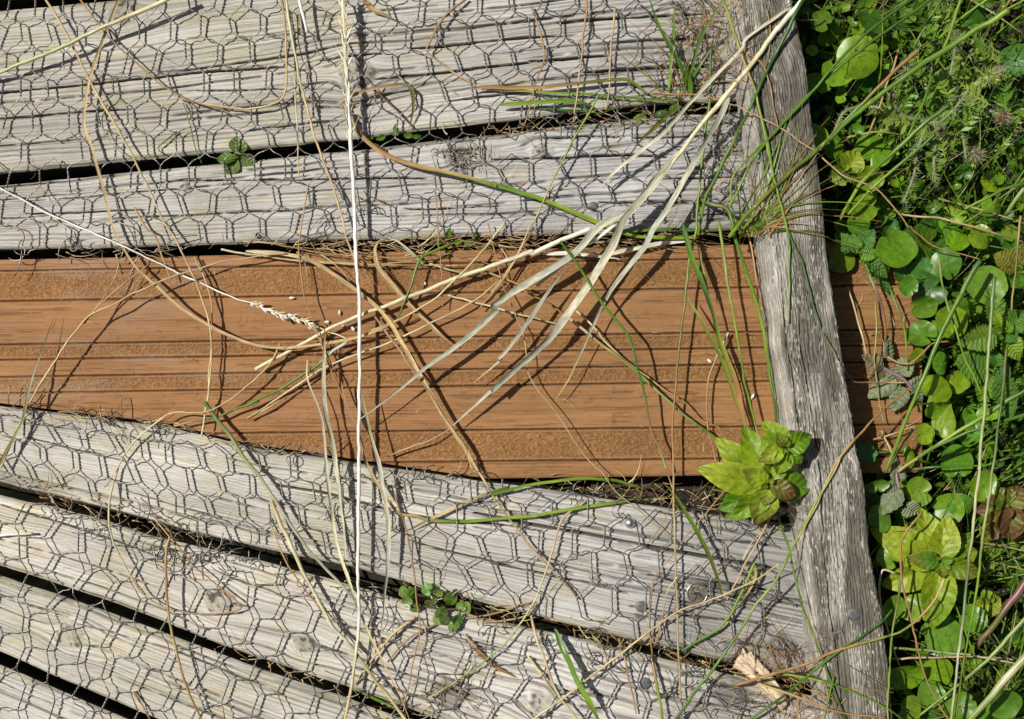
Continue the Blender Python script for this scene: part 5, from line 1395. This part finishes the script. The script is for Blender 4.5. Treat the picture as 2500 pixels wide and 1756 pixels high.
mint('yellow green mint plant with the largest leaves, among the round leaves beyond the batten', 'q6', 1920, 905, 66, [
    ('q6', 1640, 770, None, 74, -14, -2, 'y', 'Y'), ('q6', 1700, 850, None, 64, -4, 0, 'Y', 'y'), ('q6', 1860, 680, None, 62, -12, -2, 'Y', 'y'), ('q6', 1950, 720, None, 66, -2, 4, 'y', 'Y'), ('q6', 1690, 1010, None, 72, -18, -4, 'y', 'Y'), ('q6', 1880, 1190, None, 78, -10, -2, 'y', 'b'),
    ('q6', 2090, 870, None, 60, -14, -4, 'b', 'y'), ('q6', 2040, 780, None, 60, -22, -6, 'b', 'm'), ('q6', 1785, 885, None, 40, 16, 10, 'm', 'o'), ('q6', 2085, 955, None, 48, 12, 8, 'b', 'o'), ('q6', 1975, 890, 26, 20, 22, 28, 'b', None),
    ('q6', 1930, 970, None, 34, 12, 8, 'b', 'o'), ('q6', 1895, 880, 18, 13, 24, 40, 'y', 'o'),], GZ, 541)
mint('mint plant with reddish brown leaves near the photo edge', '12', 1760, 230, 60, [
    ('12', 1700, 440, None, 76, -4, -4, 'o', 'r'), ('12', 1800, 440, None, 70, 2, -2, 'r', 'r'), ('12', 1580, 260, None, 60, -10, 0, 'o', 'r'), ('12', 1850, 120, None, 56, -6, 4, 'o', 'r'), ('12', 1690, 130, None, 54, -8, 2, 'n', 'o'),
    ('12', 1640, 470, None, 60, -26, -8, 'n', 'o'), ('12', 1760, 300, 24, 18, 16, 30, 'r', None)], GZ, 581)
mint('young mint shoot with pointed yellow leaves beside the thistle', '4', 700, 1130, 55, [
    ('4', 785, 1000, None, 58, -2, 4, 'y', 'Y'), ('4', 620, 1180, None, 50, -6, 0, 'b', 'y'), ('4', 690, 1010, None, 44, -12, -4, 'm', 'b'), ('4', 790, 1160, None, 44, -10, -2, 'b', 'm'), ('4', 710, 1110, 16, 12, 12, 30, 'y', None)], GZ, 601)
mint('small mint with yellowed leaves by the purple stem', '12', 1640, 860, 40, [
    ('12', 1550, 880, None, 40, -4, 0, 'Y', 'y'), ('12', 1700, 830, None, 40, 0, 2, 'y', 'Y'), ('12', 1660, 945, None, 38, -6, -4, 'Y', 'y'), ('12', 1600, 790, None, 36, -8, 0, 'b', 'y'), ('12', 1645, 850, 14, 10, 10, 30, 'y', None)], GZ, 621)

# ---- nettles
def nettle(label, view, cx, cy, h, tips, seed):
    x0, y0 = vp(view, cx, cy)
    root = empty('nettle', W(x0, y0, GZ)); tag(root, label, 'nettle', 'nettles')
    P = resample(np.array([[x0 + 5, y0 + 8, GZ], [x0 - 3, y0 + 3, (GZ + h) / 2], [x0, y0, h]]), 8)
    V, Q, T, uv = tube(Warr(P[:, 0], P[:, 1], P[:, 2]), 3.6 * S, 7)
    mesh_obj('stem', V, [Q, T], M_GRASS, None, root, np.array(PAL['g']), uv)
    for i, (tx, ty, Wd, dh, pitch, ck) in enumerate(tips):
        px, py = vp(view, tx, ty)
        ang = math.degrees(math.atan2(-(py - y0), px - x0)); L = math.hypot(px - x0, py - y0)
        f = .16
        add_leaf(root, 'long', x0 + L * f * math.cos(math.radians(ang)), y0 - L * f * math.sin(math.radians(ang)), h + dh, L * (1 - f) * 1.03, Wd, ang, pitch, rng(seed + i).normal(0, 10), ck, seed + 3 * i, M_NETTLE, None,
                 teeth=13, tdep=.17, bend=.14, fold=.16, shape=.72, quilt=.10, stem_to=W(x0, y0, h + dh * .5))
nettle('tall nettle with saw toothed leaves, level with the end of the brown board', '8', 1745, 700, 80, [
    (1640, 410, 52, -4, 0, 'n'), (1470, 790, 56, -2, -2, 'n'), (1880, 560, 56, 2, 2, 'n'), (1850, 890, 46, 4, 0, 'b'), (1690, 560, 34, 14, 10, 'b'), (1800, 640, 30, 16, 12, 'b'), (1840, 760, 34, 10, 8, 'n')], 701)
nettle('lower nettle with broad drooping toothed leaves, under the taller nettle', '8', 1690, 950, 40, [
    (1430, 900, 76, -4, 0, 'm'), (1590, 1150, 62, -8, -4, 'm'), (1830, 1260, 62, 0, -2, 'n'), (1790, 1010, 48, 4, 2, 'n'), (1700, 820, 40, 6, 4, 'n')], 721)
nettle('dark leaved nettle half hidden at the photo edge above the tall nettle', '8', 1860, 290, 60, [
    (1700, 190, 66, 0, 0, 'o'), (1880, 130, 52, 2, 4, 'o'), (1760, 400, 60, -4, -4, 'm'), (1890, 420, 56, -4, -4, 'm')], 741)
nettle('jagged leaved seedling between the batten and the round leaves at the brown board end', '8', 780, 180, 40, [
    (640, 60, 40, 0, 0, 'n'), (900, 30, 40, 2, 2, 'n'), (1000, 320, 40, 4, -2, 'n'), (1080, 470, 30, -6, -12, 'n'), (760, 60, 34, 6, 8, 'n'), (930, 200, 34, 6, 4, 'b')], 761)

# ---- wilted plants on the end of the brown board
def wilted(label, view, cx, cy, h, leaves, stemspec, seed, base_h=-9):
    x0, y0 = vp(view, cx, cy)
    root = empty('wilted_plant', W(x0, y0, base_h)); tag(root, label, 'wilted plant', 'wilted plants')
    P = trace(stemspec); P = np.concatenate([P, np.linspace(h, h + 14, len(P))[:, None]], 1)
    P = resample(P, 6)
    V, Q, T, uv = tube(Warr(P[:, 0], P[:, 1], P[:, 2]), np.linspace(4.6, 3, len(P)) * S, 8, .7)
    mesh_obj('stem', V, [Q, T], M_STRAW, None, root, np.array([.24, .15, .17]), uv)
    for i, (bx, by, tx, ty, Wd, dh, pitch, roll, ck) in enumerate(leaves):
        px, py = vp(view, bx, by); qx, qy = vp(view, tx, ty)
        ang = math.degrees(math.atan2(-(qy - py), qx - px)); L = math.hypot(qx - px, qy - py)
        add_leaf(root, 'long', px, py, h + dh, L * 1.05, Wd, ang, pitch, roll, ck, seed + 3 * i, M_WILT, None, teeth=6, tdep=.08, bend=.2, fold=.30, shape=.75, quilt=.16, curl=.22)
wilted('wilted grey green plant with a purplish stem lying on the end of the brown board', '8', 990, 920, 18, [
    (960, 930, 830, 850, 40, 4, 5, 20, 'W'), (960, 940, 890, 1020, 44, 2, -2, -25, 'W'), (1040, 1000, 860, 1110, 46, 2, -2, 15, 'w'), (1000, 880, 990, 735, 34, 6, 8, 30, 'w'), (1060, 960, 1160, 900, 44, 6, 6, -20, 'w'),
    (1090, 1060, 1030, 1220, 42, 4, 0, 20, 'w'), (1160, 1040, 1230, 1160, 40, 4, 0, -20, 'w'), (1020, 930, 1070, 1060, 40, 3, 0, 10, 'w'), (1130, 1060, 1240, 1010, 34, 8, 6, 25, 'w')], '8 940,930 1010,965 1090,1010 1150,1075', 801)
wilted('curled pale wilted leaf hanging beside the batten above the second mint plant', '12', 1050, 110, 50, [
    (1060, 110, 905, 280, 50, 2, -2, 40, 'w'), (1040, 90, 950, 130, 34, 4, 4, -30, 'w'), (1040, 70, 1050, -60, 44, 0, 0, 20, 'w'), (1090, 220, 1180, 290, 44, -16, -6, 10, 'w')], '12 1030,-20 1040,60 1052,115', 841, GZ)

# ---- clover and creeping herb in the gaps
def clover():
    x0, y0 = vp('1', 1565, 1035)
    root = empty('clover', W(x0, y0, -60)); tag(root, 'three leaved clover poking up through the wire in the first gap', 'clover')
    for i, (tx, ty, w) in enumerate([(1568, 905, 40), (1430, 1050, 30), (1500, 1140, 34), (1680, 1075, 34)]):
        px, py = vp('1', tx, ty)
        ang = math.degrees(math.atan2(-(py - y0), px - x0)); L = math.hypot(px - x0, py - y0)
        add_leaf(root, 'long', x0, y0, 6 - i * 2, L * 1.05, w, ang, 4, rng(i).normal(0, 12), 'hnhh'[i], 850 + i, M_MINT, None, teeth=1, tdep=0, bend=.12, fold=.12, shape=1.35, quilt=.03)
    P = resample(np.array([[x0, y0 + 4, -60], [x0 + 2, y0, -20], [x0, y0, 5]]), 6)
    V, Q, T, uv = tube(Warr(P[:, 0], P[:, 1], P[:, 2]), 1.8 * S, 6)
    mesh_obj('stem', V, [Q, T], M_GRASS, None, root, np.array(PAL['g']), uv)
clover()
def herb():
    x0, y0 = vp('10', 1200, 900)
    root = empty('creeping_herb', W(x0, y0, -30)); tag(root, 'small creeping herb with scalloped grey green leaves in the third gap', 'plant')
    r = rng(33)
    P = resample(np.concatenate([trace('10 1020,800 1100,860 1200,890 1300,900 1380,900 1400,960'), np.array([[4], [8], [10], [12], [14], [12]])], 1), 6)
    V, Q, T, uv = tube(Warr(P[:, 0], P[:, 1], P[:, 2]), 1.7 * S, 6)
    mesh_obj('stem', V, [Q, T], M_GRASS, None, root, np.array([.14, .10, .04]), uv)
    for i, (x, y, R) in enumerate([(1020, 790, 44), (1085, 800, 42), (1050, 850, 40), (1100, 890, 42), (1180, 770, 44), (1245, 790, 40), (1200, 850, 46), (1330, 830, 50), (1355, 800, 36), (1440, 890, 44), (1400, 880, 36), (1270, 920, 52), (1250, 960, 44), (1370, 965, 44), (1350, 1010, 42), (1290, 970, 36), (1060, 780, 36)]):
        px, py = vp('10', x, y)
        add_leaf(root, 'round', px, py, 14 + r.uniform(0, 10), R * vs('10') * .92, 1.0, r.uniform(0, 360), r.normal(0, 22), r.normal(0, 22), 'hnh'[i % 3], 870 + i, M_WILT if i % 4 == 3 else M_ROUND)
herb()
def gap_weed(label, pts, seed):
    x0, y0 = pts[0][0], pts[0][1]
    root = empty('seedling', W(x0, y0, -40)); tag(root, label, 'seedling', 'seedlings in the gaps')
    P = resample(np.array([[x0, y0, -40], [x0 + 2, y0 - 1, -15], [x0, y0, 2]]), 6)
    V, Q, T, uv = tube(Warr(P[:, 0], P[:, 1], P[:, 2]), 1.4 * S, 6)
    mesh_obj('stem', V, [Q, T], M_GRASS, None, root, np.array(PAL['g']), uv)
    r = rng(seed)
    for i, (x, y, R, a) in enumerate(pts):
        add_leaf(root, 'long', x, y, r.uniform(-4, 8), R * 1.7, R * .9, a, 5, r.normal(0, 20), 'nbm'[i % 3], seed + i, M_MINT, None, teeth=3, tdep=.05, bend=.2, fold=.2, shape=.9, quilt=.05)
gap_weed('small green seedling in the first gap at the foot of the dead grass arch', [(865, 305, 14, 200), (880, 303, 12, 20), (905, 303, 14, 350), (925, 308, 12, 10), (838, 309, 12, 190), (885, 296, 10, 90)], 901)
gap_weed('flat bright seedling leaves in the first gap by the tuft', [(1470, 258, 22, 10), (1450, 262, 18, 185), (1500, 250, 16, 30)], 911)
gap_weed('mossy bright green seedling in the second gap under the kinked stem', [(1000, 535, 16, 60), (1015, 545, 14, 10), (990, 548, 14, 150), (1040, 545, 18, 0), (1005, 560, 12, 250), (1060, 530, 12, 30)], 921)
gap_weed('dark seedling leaves in the gap under the mint rosette', [(1660, 1145, 22, 200), (1690, 1150, 20, 340), (1640, 1120, 18, 160)], 931)

# ---- hairy thistle
def thistle():
    r = rng(55)
    root = empty('thistle', W(2150, 240, GZ)); tag(root, 'pale hairy thistle with spiny seed heads, sprawling among the stems beyond the batten', 'thistle')
    def hairs(acc, P, n, L, col, rad=.55):
        for i in range(n):
            k = r.randint(len(P)); p = P[k] + r.normal(0, 1.2, 3) * S
            d = r.normal(0, 1, 3); d[2] = abs(d[2]) * .7; d /= np.linalg.norm(d)
            Lh = L * S * r.uniform(.5, 1.3)
            V, Q, T, uv = tube(np.stack([p, p + d * Lh]), np.array([rad, rad * .25]) * S, 3, cap=False)
            acc.add(V, Q, None, np.array(col) * r.uniform(.7, 1.2), uv)
    stems = ['4 640,860 700,740 820,700 960,715 1080,760 1220,800 1330,800 1420,720 1500,620', '4 1420,720 1480,900 1500,1040', '4 1250,800 1180,1000 1160,1150 1090,1330', '4 1500,620 1620,520 1700,440', '4 1330,800 1290,1050 1300,1200',
             '4 1500,640 1640,720 1740,760', '4 1080,760 1000,640 1090,500', '4 1420,720 1400,500 1440,250 1380,170']
    for i, sp in enumerate(stems):
        P2 = trace(sp); hh = np.linspace(30, 70, len(P2)) + r.normal(0, 6, len(P2))
        P = resample(np.concatenate([P2, hh[:, None]], 1), 5); Wd = Warr(P[:, 0], P[:, 1], P[:, 2])
        acc = Acc(); V, Q, T, uv = tube(Wd, np.linspace(4.2, 2.4, len(P)) * S, 7); acc.add(V, Q, T, (.20, .26, .09), uv)
        hairs(acc, Wd, int(len(P) * 5), 15, (.48, .52, .28))
        acc.build('stem', M_STRAW, None, root)
    # feathery leaves: rachis with narrow spiny lobes
    for i in range(46):
        k = r.randint(len(stems)); P2 = trace(stems[k]); j = r.randint(len(P2))
        x, y = P2[j] + r.normal(0, 26, 2); h = r.uniform(0, 75)
        a = r.uniform(0, 6.28); L = r.uniform(45, 105)
        acc = Acc(); base = W(x, y, h); d = np.array([math.cos(a), math.sin(a), r.uniform(-.3, .35)]); sd = np.array([-math.sin(a), math.cos(a), 0])
        n = int(L / 7); cv = r.normal(0, .3)
        c = np.array([(.15, .29, .02), (.20, .33, .03), (.27, .36, .06), (.11, .24, .015)][r.randint(4)])
        pts = [base + S * L * t * (d + sd * cv * t) for t in np.linspace(0, 1, n)]
        V, Q, T, uv = tube(np.array(pts), np.linspace(1.8, .6, n) * S, 5); acc.add(V, Q, T, c * 1.3, uv)
        for q in range(1, n):
            t = q / n; ll = L * .30 * math.sin(math.pi * min(1, t * .9 + .12)) * r.uniform(.35, 1.4)
            for sg in (-1, 1):
                dd = d * r.uniform(.2, 1.1) + sd * sg * r.uniform(.6, 1.2) + np.array([0, 0, r.uniform(-.4, .7)]); dd /= np.linalg.norm(dd)
                b = np.cross(dd, [0, 0, 1.0]); b /= np.linalg.norm(b)
                p = pts[q]; w = ll * .16
                Vv = np.array([p - b * w * .5 * S, p + b * w * .5 * S, p + dd * ll * .5 * S + b * w * S + np.array([0, 0, w * .3]) * S, p + dd * ll * .5 * S - b * w * S + np.array([0, 0, w * .3]) * S, p + dd * ll * S])
                acc.add(Vv, [[0, 1, 2, 3]], [[3, 2, 4]], c * r.uniform(.8, 1.2), np.array([[0, 0], [1, 0], [1, 1], [0, 1], [.5, 2]]))
                e = p + dd * ll * S
                V, Q, T, uv = tube(np.stack([e, e + dd * 7 * S]), np.array([.5, .15]) * S, 3, cap=False); acc.add(V, Q, None, (.5, .5, .28), uv)
        hairs(acc, np.array(pts), n * 2, 10, (.36, .46, .14), .42)
        acc.build('leaf', M_GRASS, None, root)
    for i, (x, y, R, c) in enumerate([(1640, 520, 60, (.26, .33, .06)), (1560, 1020, 50, (.20, .17, .09)), (1740, 770, 48, (.19, .12, .055)), (1330, 850, 24, (.14, .17, .08)), (1105, 480, 32, (.10, .17, .05)), (1440, 260, 46, (.20, .27, .10)), (1720, 470, 30, (.26, .21, .14))]):
        px, py = vp('4', x, y); p0 = W(px, py, 70); acc = Acc(); Rr = R * vs('4') * S
        a = np.linspace(0, math.pi, 9); V = []
        for t in a:
            V.append([[math.sin(t) * math.cos(b), math.sin(t) * math.sin(b), math.cos(t)] for b in np.linspace(0, 2 * math.pi, 12, endpoint=False)])
        V = np.array(V).reshape(-1, 3) * Rr * .62 * (1 + .12 * r.normal(0, 1, (108, 1))) + p0
        acc.add(V, grid_faces(9, 12, True), None, np.array(c) * .7)
        for q in range(90):
            d = r.normal(0, 1, 3); d[2] = abs(d[2]); d /= np.linalg.norm(d)
            b = np.cross(d, [0, 0, 1.0]); b /= np.linalg.norm(b) + 1e-9
            p = p0 + d * Rr * .55; L = Rr * r.uniform(.4, 1.0); w = Rr * .07
            dd = d + np.array([0, 0, .3]) + r.normal(0, .25, 3)
            acc.add(np.array([p - b * w, p + b * w, p + dd * L]), None, [[0, 1, 2]], np.array(c) * r.uniform(.7, 1.8))
        hairs(acc, V, 70, 17, (.55, .55, .34), .6)
        acc.build('seed_head', M_STRAW, None, root)
thistle()

# ---- low ground cover and fine grass filling the tangle (uncountable)
def low_cover():
    r = rng(66); acc = Acc()
    for i in range(6500):
        y = r.uniform(-330, 1900); x = float(batten_right_top(np.clip(y, -330, 1900))) + 2 + r.uniform(0, 1) ** .85 * 900
        if 585 < y < 1045 and x < 2076: continue
        h = GZ + 8 + r.uniform(0, 1) ** 1.4 * 125
        L = r.uniform(9, 34); w = L * r.uniform(.3, .62); a = r.uniform(0, 6.28)
        n = 5
        t = np.linspace(0, 1, n); pr = np.sin(math.pi * t ** .85) ** .8
        X = np.stack([L * t, L * t, L * t], 1); Y = np.stack([-w / 2 * pr, 0 * t, w / 2 * pr], 1); Z = np.stack([.15 * w + 0 * t, 0 * t, .15 * w + 0 * t], 1) - (L * .25 * t ** 2)[:, None]
        V = np.stack([X, Y, Z], -1).reshape(-1, 3) * S
        V = place(V, G(np.array(x), np.array(y), np.array(h)), a, r.normal(.1, .5), r.normal(0, .5))
        c = np.array(LEAFC['mbnbm'[r.randint(5)]]) * r.uniform(.6, 1.1)
        acc.add(V, grid_faces(n, 3)[:, ::-1], None, c, np.stack([np.tile([0, .5, 1], n), np.repeat(t, 3)], 1))
    o = acc.build('ground_cover', M_MINT); tag(o, 'low tangle of small leaves filling the shade under the taller plants', 'ground cover', kind='stuff')
    acc = Acc()
    for i in range(1500):
        y = r.uniform(-330, 1900); x = float(batten_right_top(np.clip(y, -330, 1900))) + 6 + r.uniform(0, 1) ** .8 * 900
        if 560 < y < 1060 and x < 2090: continue
        a = r.choice([r.normal(.75, .35), r.normal(1.3, .4), r.uniform(0, 6.28)]); L = r.uniform(50, 260); h0 = GZ + 5
        t = np.linspace(0, 1, 9); cv = r.normal(0, .25); hh = r.uniform(20, 330)
        px = x + L * (np.cos(a) * t - np.sin(a) * cv * t * t); py = y - L * (np.sin(a) * t + np.cos(a) * cv * t * t)
        pz = h0 + hh * (t - .35 * t * t)
        on = clearance(px, py) > 0
        if on.any(): continue
        P = G(px, py, pz)
        V, Q, uv = ribbon(P, r.uniform(1.1, 3.2) * S * np.clip(1.05 - t, 0, 1) ** .6, np.full(9, r.normal(0, .6)), .3)
        k = ['g', 'n', 'e', 'l', 'v', 's', 't'][r.choice(7, p=[.26, .15, .12, .30, .07, .06, .04])]
        acc.add(V, Q, None, np.array(PAL[k]) * r.uniform(.7, 1.1), uv)
    o = acc.build('grass', M_GRASS); tag(o, 'fine grass growing through the plants beyond the batten', 'grass', kind='stuff')
low_cover()

# ---- dry litter: shreds along the gaps, in the corner by the batten and under the tufts
def litter():
    r = rng(44); acc = Acc()
    def fib(x, y, h, a, L, w, c, cv):
        t = np.linspace(0, 1, 7)
        px = x + L * (np.cos(a) * t - np.sin(a) * cv * t * t); py = y - L * (np.sin(a) * t + np.cos(a) * cv * t * t)
        pz = h + 5 * np.sin(t * math.pi) * r.uniform(0, 1.5)
        pz = np.maximum(pz, np.where(clearance(px, py) > 0, BT + 4, -200))
        V, Q, uv = ribbon(Warr(px, py, pz), w * S * np.clip(1.1 - t, .15, 1) * .8, np.full(7, r.normal(0, .4)), .25)
        acc.add(V, Q, None, np.array(PAL[c]) * r.uniform(.6, 1.1), uv)
    def along(f, x0, x1, n, spread, ang, lens, h=(-14, 9), cols='stbob'):
        for i in range(n):
            x = r.uniform(x0, x1); y = float(lin(np.array(x), f)) + r.normal(0, spread)
            fib(x, y, r.uniform(*h), math.radians(r.normal(*ang)), r.uniform(*lens), r.uniform(.7, 2.0), cols[r.randint(len(cols))], r.normal(0, .5))
    mid2 = [(p[0], p[1] + 12) for p in B_BOT]
    along(mid2, 640, 1560, 230, 13, (0, 24), (25, 130), (-16, 6))
    along(mid2, 90, 360, 22, 6, (0, 20), (20, 70))
    mid1 = [(p[0], p[1] + 13) for p in A_BOT]
    along(mid1, 1060, 1640, 60, 12, (0, 40), (15, 70), (-20, 6))
    along([(p[0], p[1] - 3) for p in C_TOP], 0, 620, 70, 6, (-12, 18), (20, 90), (-6, 8), 'stbdv')
    along([(1100, 1083), (1400, 1105), (1750, 1150)], 1180, 1760, 120, 17, (0, 35), (20, 90), (-50, 4), 'sptbdv')
    along(C_BOT, 60, 480, 90, 14, (-20, 40), (12, 60), (-30, 6), 'otbds')
    along([(p[0], p[1] + 12) for p in C_BOT], 900, 1720, 130, 14, (-10, 45), (15, 75), (-20, 8), 'sotbp')
    along(D_BOT, 480, 1000, 50, 12, (-20, 40), (15, 70), (-18, 6), 'stbk')
    for i in range(150):   # corner by the batten
        y = r.uniform(-20, 560) if i < 80 else r.uniform(1440, 1640)
        x = float(batten_left(y)) - abs(r.normal(0, 60 if i < 80 else 90))
        fib(x, y, r.uniform(1, 16), math.radians(r.normal(80, 50)), r.uniform(15, 110), r.uniform(.7, 1.8), 'sotbbd'[r.randint(6)], r.normal(0, .6))
    for i in range(70):    # rot at the bottom, below the white stalk
        fib(r.normal(1010, 60), r.normal(1560, 38), r.uniform(1, 10), r.uniform(0, 6.28), r.uniform(8, 40), r.uniform(1, 3), 'dbtkb'[r.randint(5)], r.normal(0, .8))
    for i in range(60):
        fib(r.normal(1040, 32), r.normal(350, 22), r.uniform(1, 8), r.uniform(0, 6.28), r.uniform(6, 26), r.uniform(.8, 2.4), 'dbtkk'[r.randint(5)], r.normal(0, .8))
    for i in range(90):   # rough shreds between the steel ring and the batten
        fib(r.normal(1620, 110), r.normal(1500, 80), r.uniform(2, 14), r.uniform(0, 6.28), r.uniform(20, 90), r.uniform(.6, 1.5), 'stobdp'[r.randint(6)], r.normal(0, .6))
    for i in range(230):   # scattered over the decking
        fib(r.uniform(0, 1700), r.uniform(0, 1613), r.uniform(1, 10), r.uniform(0, 6.28), r.uniform(6, 40), r.uniform(.4, 1.0), 'stbp'[r.randint(4)], r.normal(0, .6))
    for i in range(70):    # on the brown board end
        fib(r.uniform(1920, 2080), r.uniform(620, 1040), r.uniform(-7, 4), r.uniform(0, 6.28), r.uniform(6, 50), r.uniform(.5, 1.2), 'stbp'[r.randint(4)], r.normal(0, .6))
    o = acc.build('dry_litter', M_STRAW); tag(o, 'shreds of dry grass caught in the gaps and against the batten', 'litter', kind='stuff')
litter()

# ---- husks fallen from the seed head
random.seed(3)
for i, (v, x, y, L, lab) in enumerate([('6', 300, 478, 14, 'grey curled husk lying apart from the others near the top of the brown board'), ('6', 632, 590, 12, 'pale seed husk above the curled seed head'), ('6', 562, 630, 12, 'pale seed husk touching the curled seed head'), ('6', 712, 662, 14, 'pale seed husk tucked against the white stalk'),
     ('6', 480, 972, 13, 'pale seed husk under the bright green stem'), ('6', 1195, 390, 10, 'pale seed husk between the folded brown blade and the thick pale straw'), ('6', 655, 655, 9, 'tiny seed husk beside the husk against the white stalk'), ('7', 1430, 880, 13, 'round white snail shell like husk near the curved brown stem'), ('7', 1722, 1140, 15, 'pale split husk by the jointed green stem')]):
    px, py = vp(v, x, y); acc = Acc()
    spindle(acc, W(px - L * .4, py, -4), np.array([math.cos(i * 1.7), math.sin(i * 1.7), .15]), L * S, L * .24 * S, PAL['w'], 7, .8)
    spindle(acc, W(px - L * .35, py + 1.5, -4), np.array([math.cos(i * 1.7 + .4), math.sin(i * 1.7 + .4), .3]), L * .8 * S, L * .16 * S, PAL['p'], 6, .6)
    tag(acc.build('seed_husk', M_STRAW), lab, 'seed husk', 'seed husks on the brown board')

# ---- grass tufts
def tuft(label, x, y, h0, n, dirs, lens, rise, cols, wid, seed, spread=14):
    r = rng(seed); acc = Acc()
    for i in range(n):
        a = math.radians(r.normal(*dirs[r.randint(len(dirs))])); L = r.uniform(*lens); t = np.linspace(0, 1, 14)
        cv = r.normal(0, .35); bx, by = x + r.normal(0, spread), y + r.normal(0, spread * .5)
        px = bx + L * (np.cos(a) * t - np.sin(a) * cv * t * t); py = by - L * (np.sin(a) * t + np.cos(a) * cv * t * t)
        R_ = r.uniform(*rise); pz = h0 + R_ * (1.6 * t - .75 * t * t)
        floor = np.where(clearance(px, py) > 0, BT + 6, -300)
        up = floor.max()
        if up > 0: pz = np.maximum(pz, np.interp(np.arange(14), np.arange(14), floor)); pz = np.maximum(pz, np.where(clearance(px + 26, py) > 0, 80, -300)); pz = np.convolve(np.pad(pz, 1, mode='edge'), [.25, .5, .25], 'valid'); pz = np.maximum(pz, floor)
        P = G(px, py, pz); w = r.uniform(*wid)
        c = np.array(PAL[cols[r.randint(len(cols))]]) * r.uniform(.7, 1.15)
        c2 = np.array(PAL['tob'[r.randint(3)]]) if r.rand() < .35 else c
        cc = np.repeat(c[None] * (1 - t[:, None]) + c2[None] * t[:, None], 7, 0)
        V, Q, uv = ribbon(P, w * S * np.clip(1.05 - t, 0, 1) ** .6, np.full(14, r.normal(0, .6)), .3)
        acc.add(V, Q, None, cc, uv)
    o = acc.build('grass_tuft', M_GRASS, G(np.array(float(x)), np.array(float(y)), np.array(float(h0)))); tag(o, label, 'grass tuft', 'grass tufts along the batten')
tuft('tuft of thin green and brown blades rooted in the first gap near the batten', 1545, 228, -20, 46, ((80, 28), (110, 25), (60, 20), (170, 25)), (50, 210), (20, 110), 'gglvotobb', (1.0, 2.6), 1001)
tuft('tuft of yellow green blades rooted in the second gap, reaching across the batten', 1672, 528, -20, 40, ((50, 16), (70, 25), (100, 30), (30, 16)), (70, 300), (90, 240), 'glgvloyn', (1.0, 2.8), 1002)
tuft('wispy dry tuft along the batten at the top edge', 1600, 60, 0, 34, ((90, 30), (250, 30), (200, 30)), (40, 150), (8, 40), 'tobbsvo', (.8, 1.8), 1003, 30)
tuft('tuft of long bright blades filling the bottom corner beyond the batten', 2280, 1640, GZ, 60, ((110, 22), (140, 18), (80, 18), (165, 14)), (150, 420), (80, 260), 'gllgaenl', (1.4, 3.8), 1004, 50)
tuft('tuft of bright blades between the thistle and the top edge', 2060, 10, GZ, 44, ((250, 26), (60, 30), (220, 22), (290, 26)), (90, 300), (120, 250), 'gllagn', (1.2, 3.2), 1005, 70)
tuft('tuft of fine blades under the thistle, beside the scalloped leaves', 2150, 460, GZ, 44, ((45, 30), (140, 35), (230, 30), (90, 30)), (80, 260), (120, 240), 'gllagen', (1.0, 2.8), 1006, 60)
tuft('tuft of fine blades between the large leaved mint and the photo edge', 2200, 1290, GZ, 44, ((50, 25), (130, 30), (30, 25), (200, 25)), (80, 280), (110, 240), 'gllaegs', (1.0, 3.0), 1007, 60)
tuft('scrubby dry tuft at the foot of the batten behind the wood chip', 1790, 1545, -10, 36, ((150, 30), (190, 30), (100, 30), (230, 25)), (40, 190), (14, 60), 'sotbvlb', (.8, 2.0), 1008, 24)

# ---- splintered wood chip
def chip():
    out = trace('12 35,1150 60,1192 88,1168 140,1228 205,1302 290,1420 335,1490 322,1520 290,1556 240,1510 150,1425 60,1335 15,1300 -28,1275 -10,1228 20,1196')
    out = np.concatenate([np.linspace(out[i], out[(i + 1) % len(out)], 5)[:-1] for i in range(len(out))])
    n = len(out)
    c = out.mean(0); r = rng(12); out = out + r.normal(0, .7, (n, 2))
    rings = []
    for k, (f, h) in enumerate([(1.0, 8), (1.0, 14), (.95, 17), (.85, 19), (.72, 19.5), (.58, 20), (.44, 21), (.3, 21.5), (.15, 22)]):
        q = c + (out - c) * f
        z = h + 1.6 * np.sin((q[:, 0] * .80 - q[:, 1] * .60) / 2.6) + r.normal(0, .8, n) + .06 * (q[:, 0] - c[0])
        if k == 0: z = z * 0 + 7
        rings.append(Warr(q[:, 0], q[:, 1], z))
    V = np.concatenate(rings + [W(c[0], c[1], 22)[None]])
    Q = grid_faces(9, n, True); j = np.arange(n)
    T = np.stack([8 * n + j, 8 * n + (j + 1) % n, np.full(n, 9 * n)], -1)
    ax = (V[:, 0] * .78 - V[:, 1] * -.62) / S
    ac = (V[:, 0] * .62 + V[:, 1] * .78) / S
    col = np.array([.56, .44, .30])[None] * (.55 + .8 * vnoise(ac / 2.6, ax / 40, 4))[:, None] * (.8 + .4 * vnoise(V[:, 0] / S / 9, V[:, 1] / S / 9, 5))[:, None]
    k = wood_mat('split_wood', .8, .2, (700, 700, 700), .3, .0002)
    o = mesh_obj('wood_chip', V, [Q, T], k, V.mean(0), None, col, smooth=False)
    tag(o, 'pale splintered wood chip with a forked end, lying by the foot of the batten', 'wood chip')
chip()
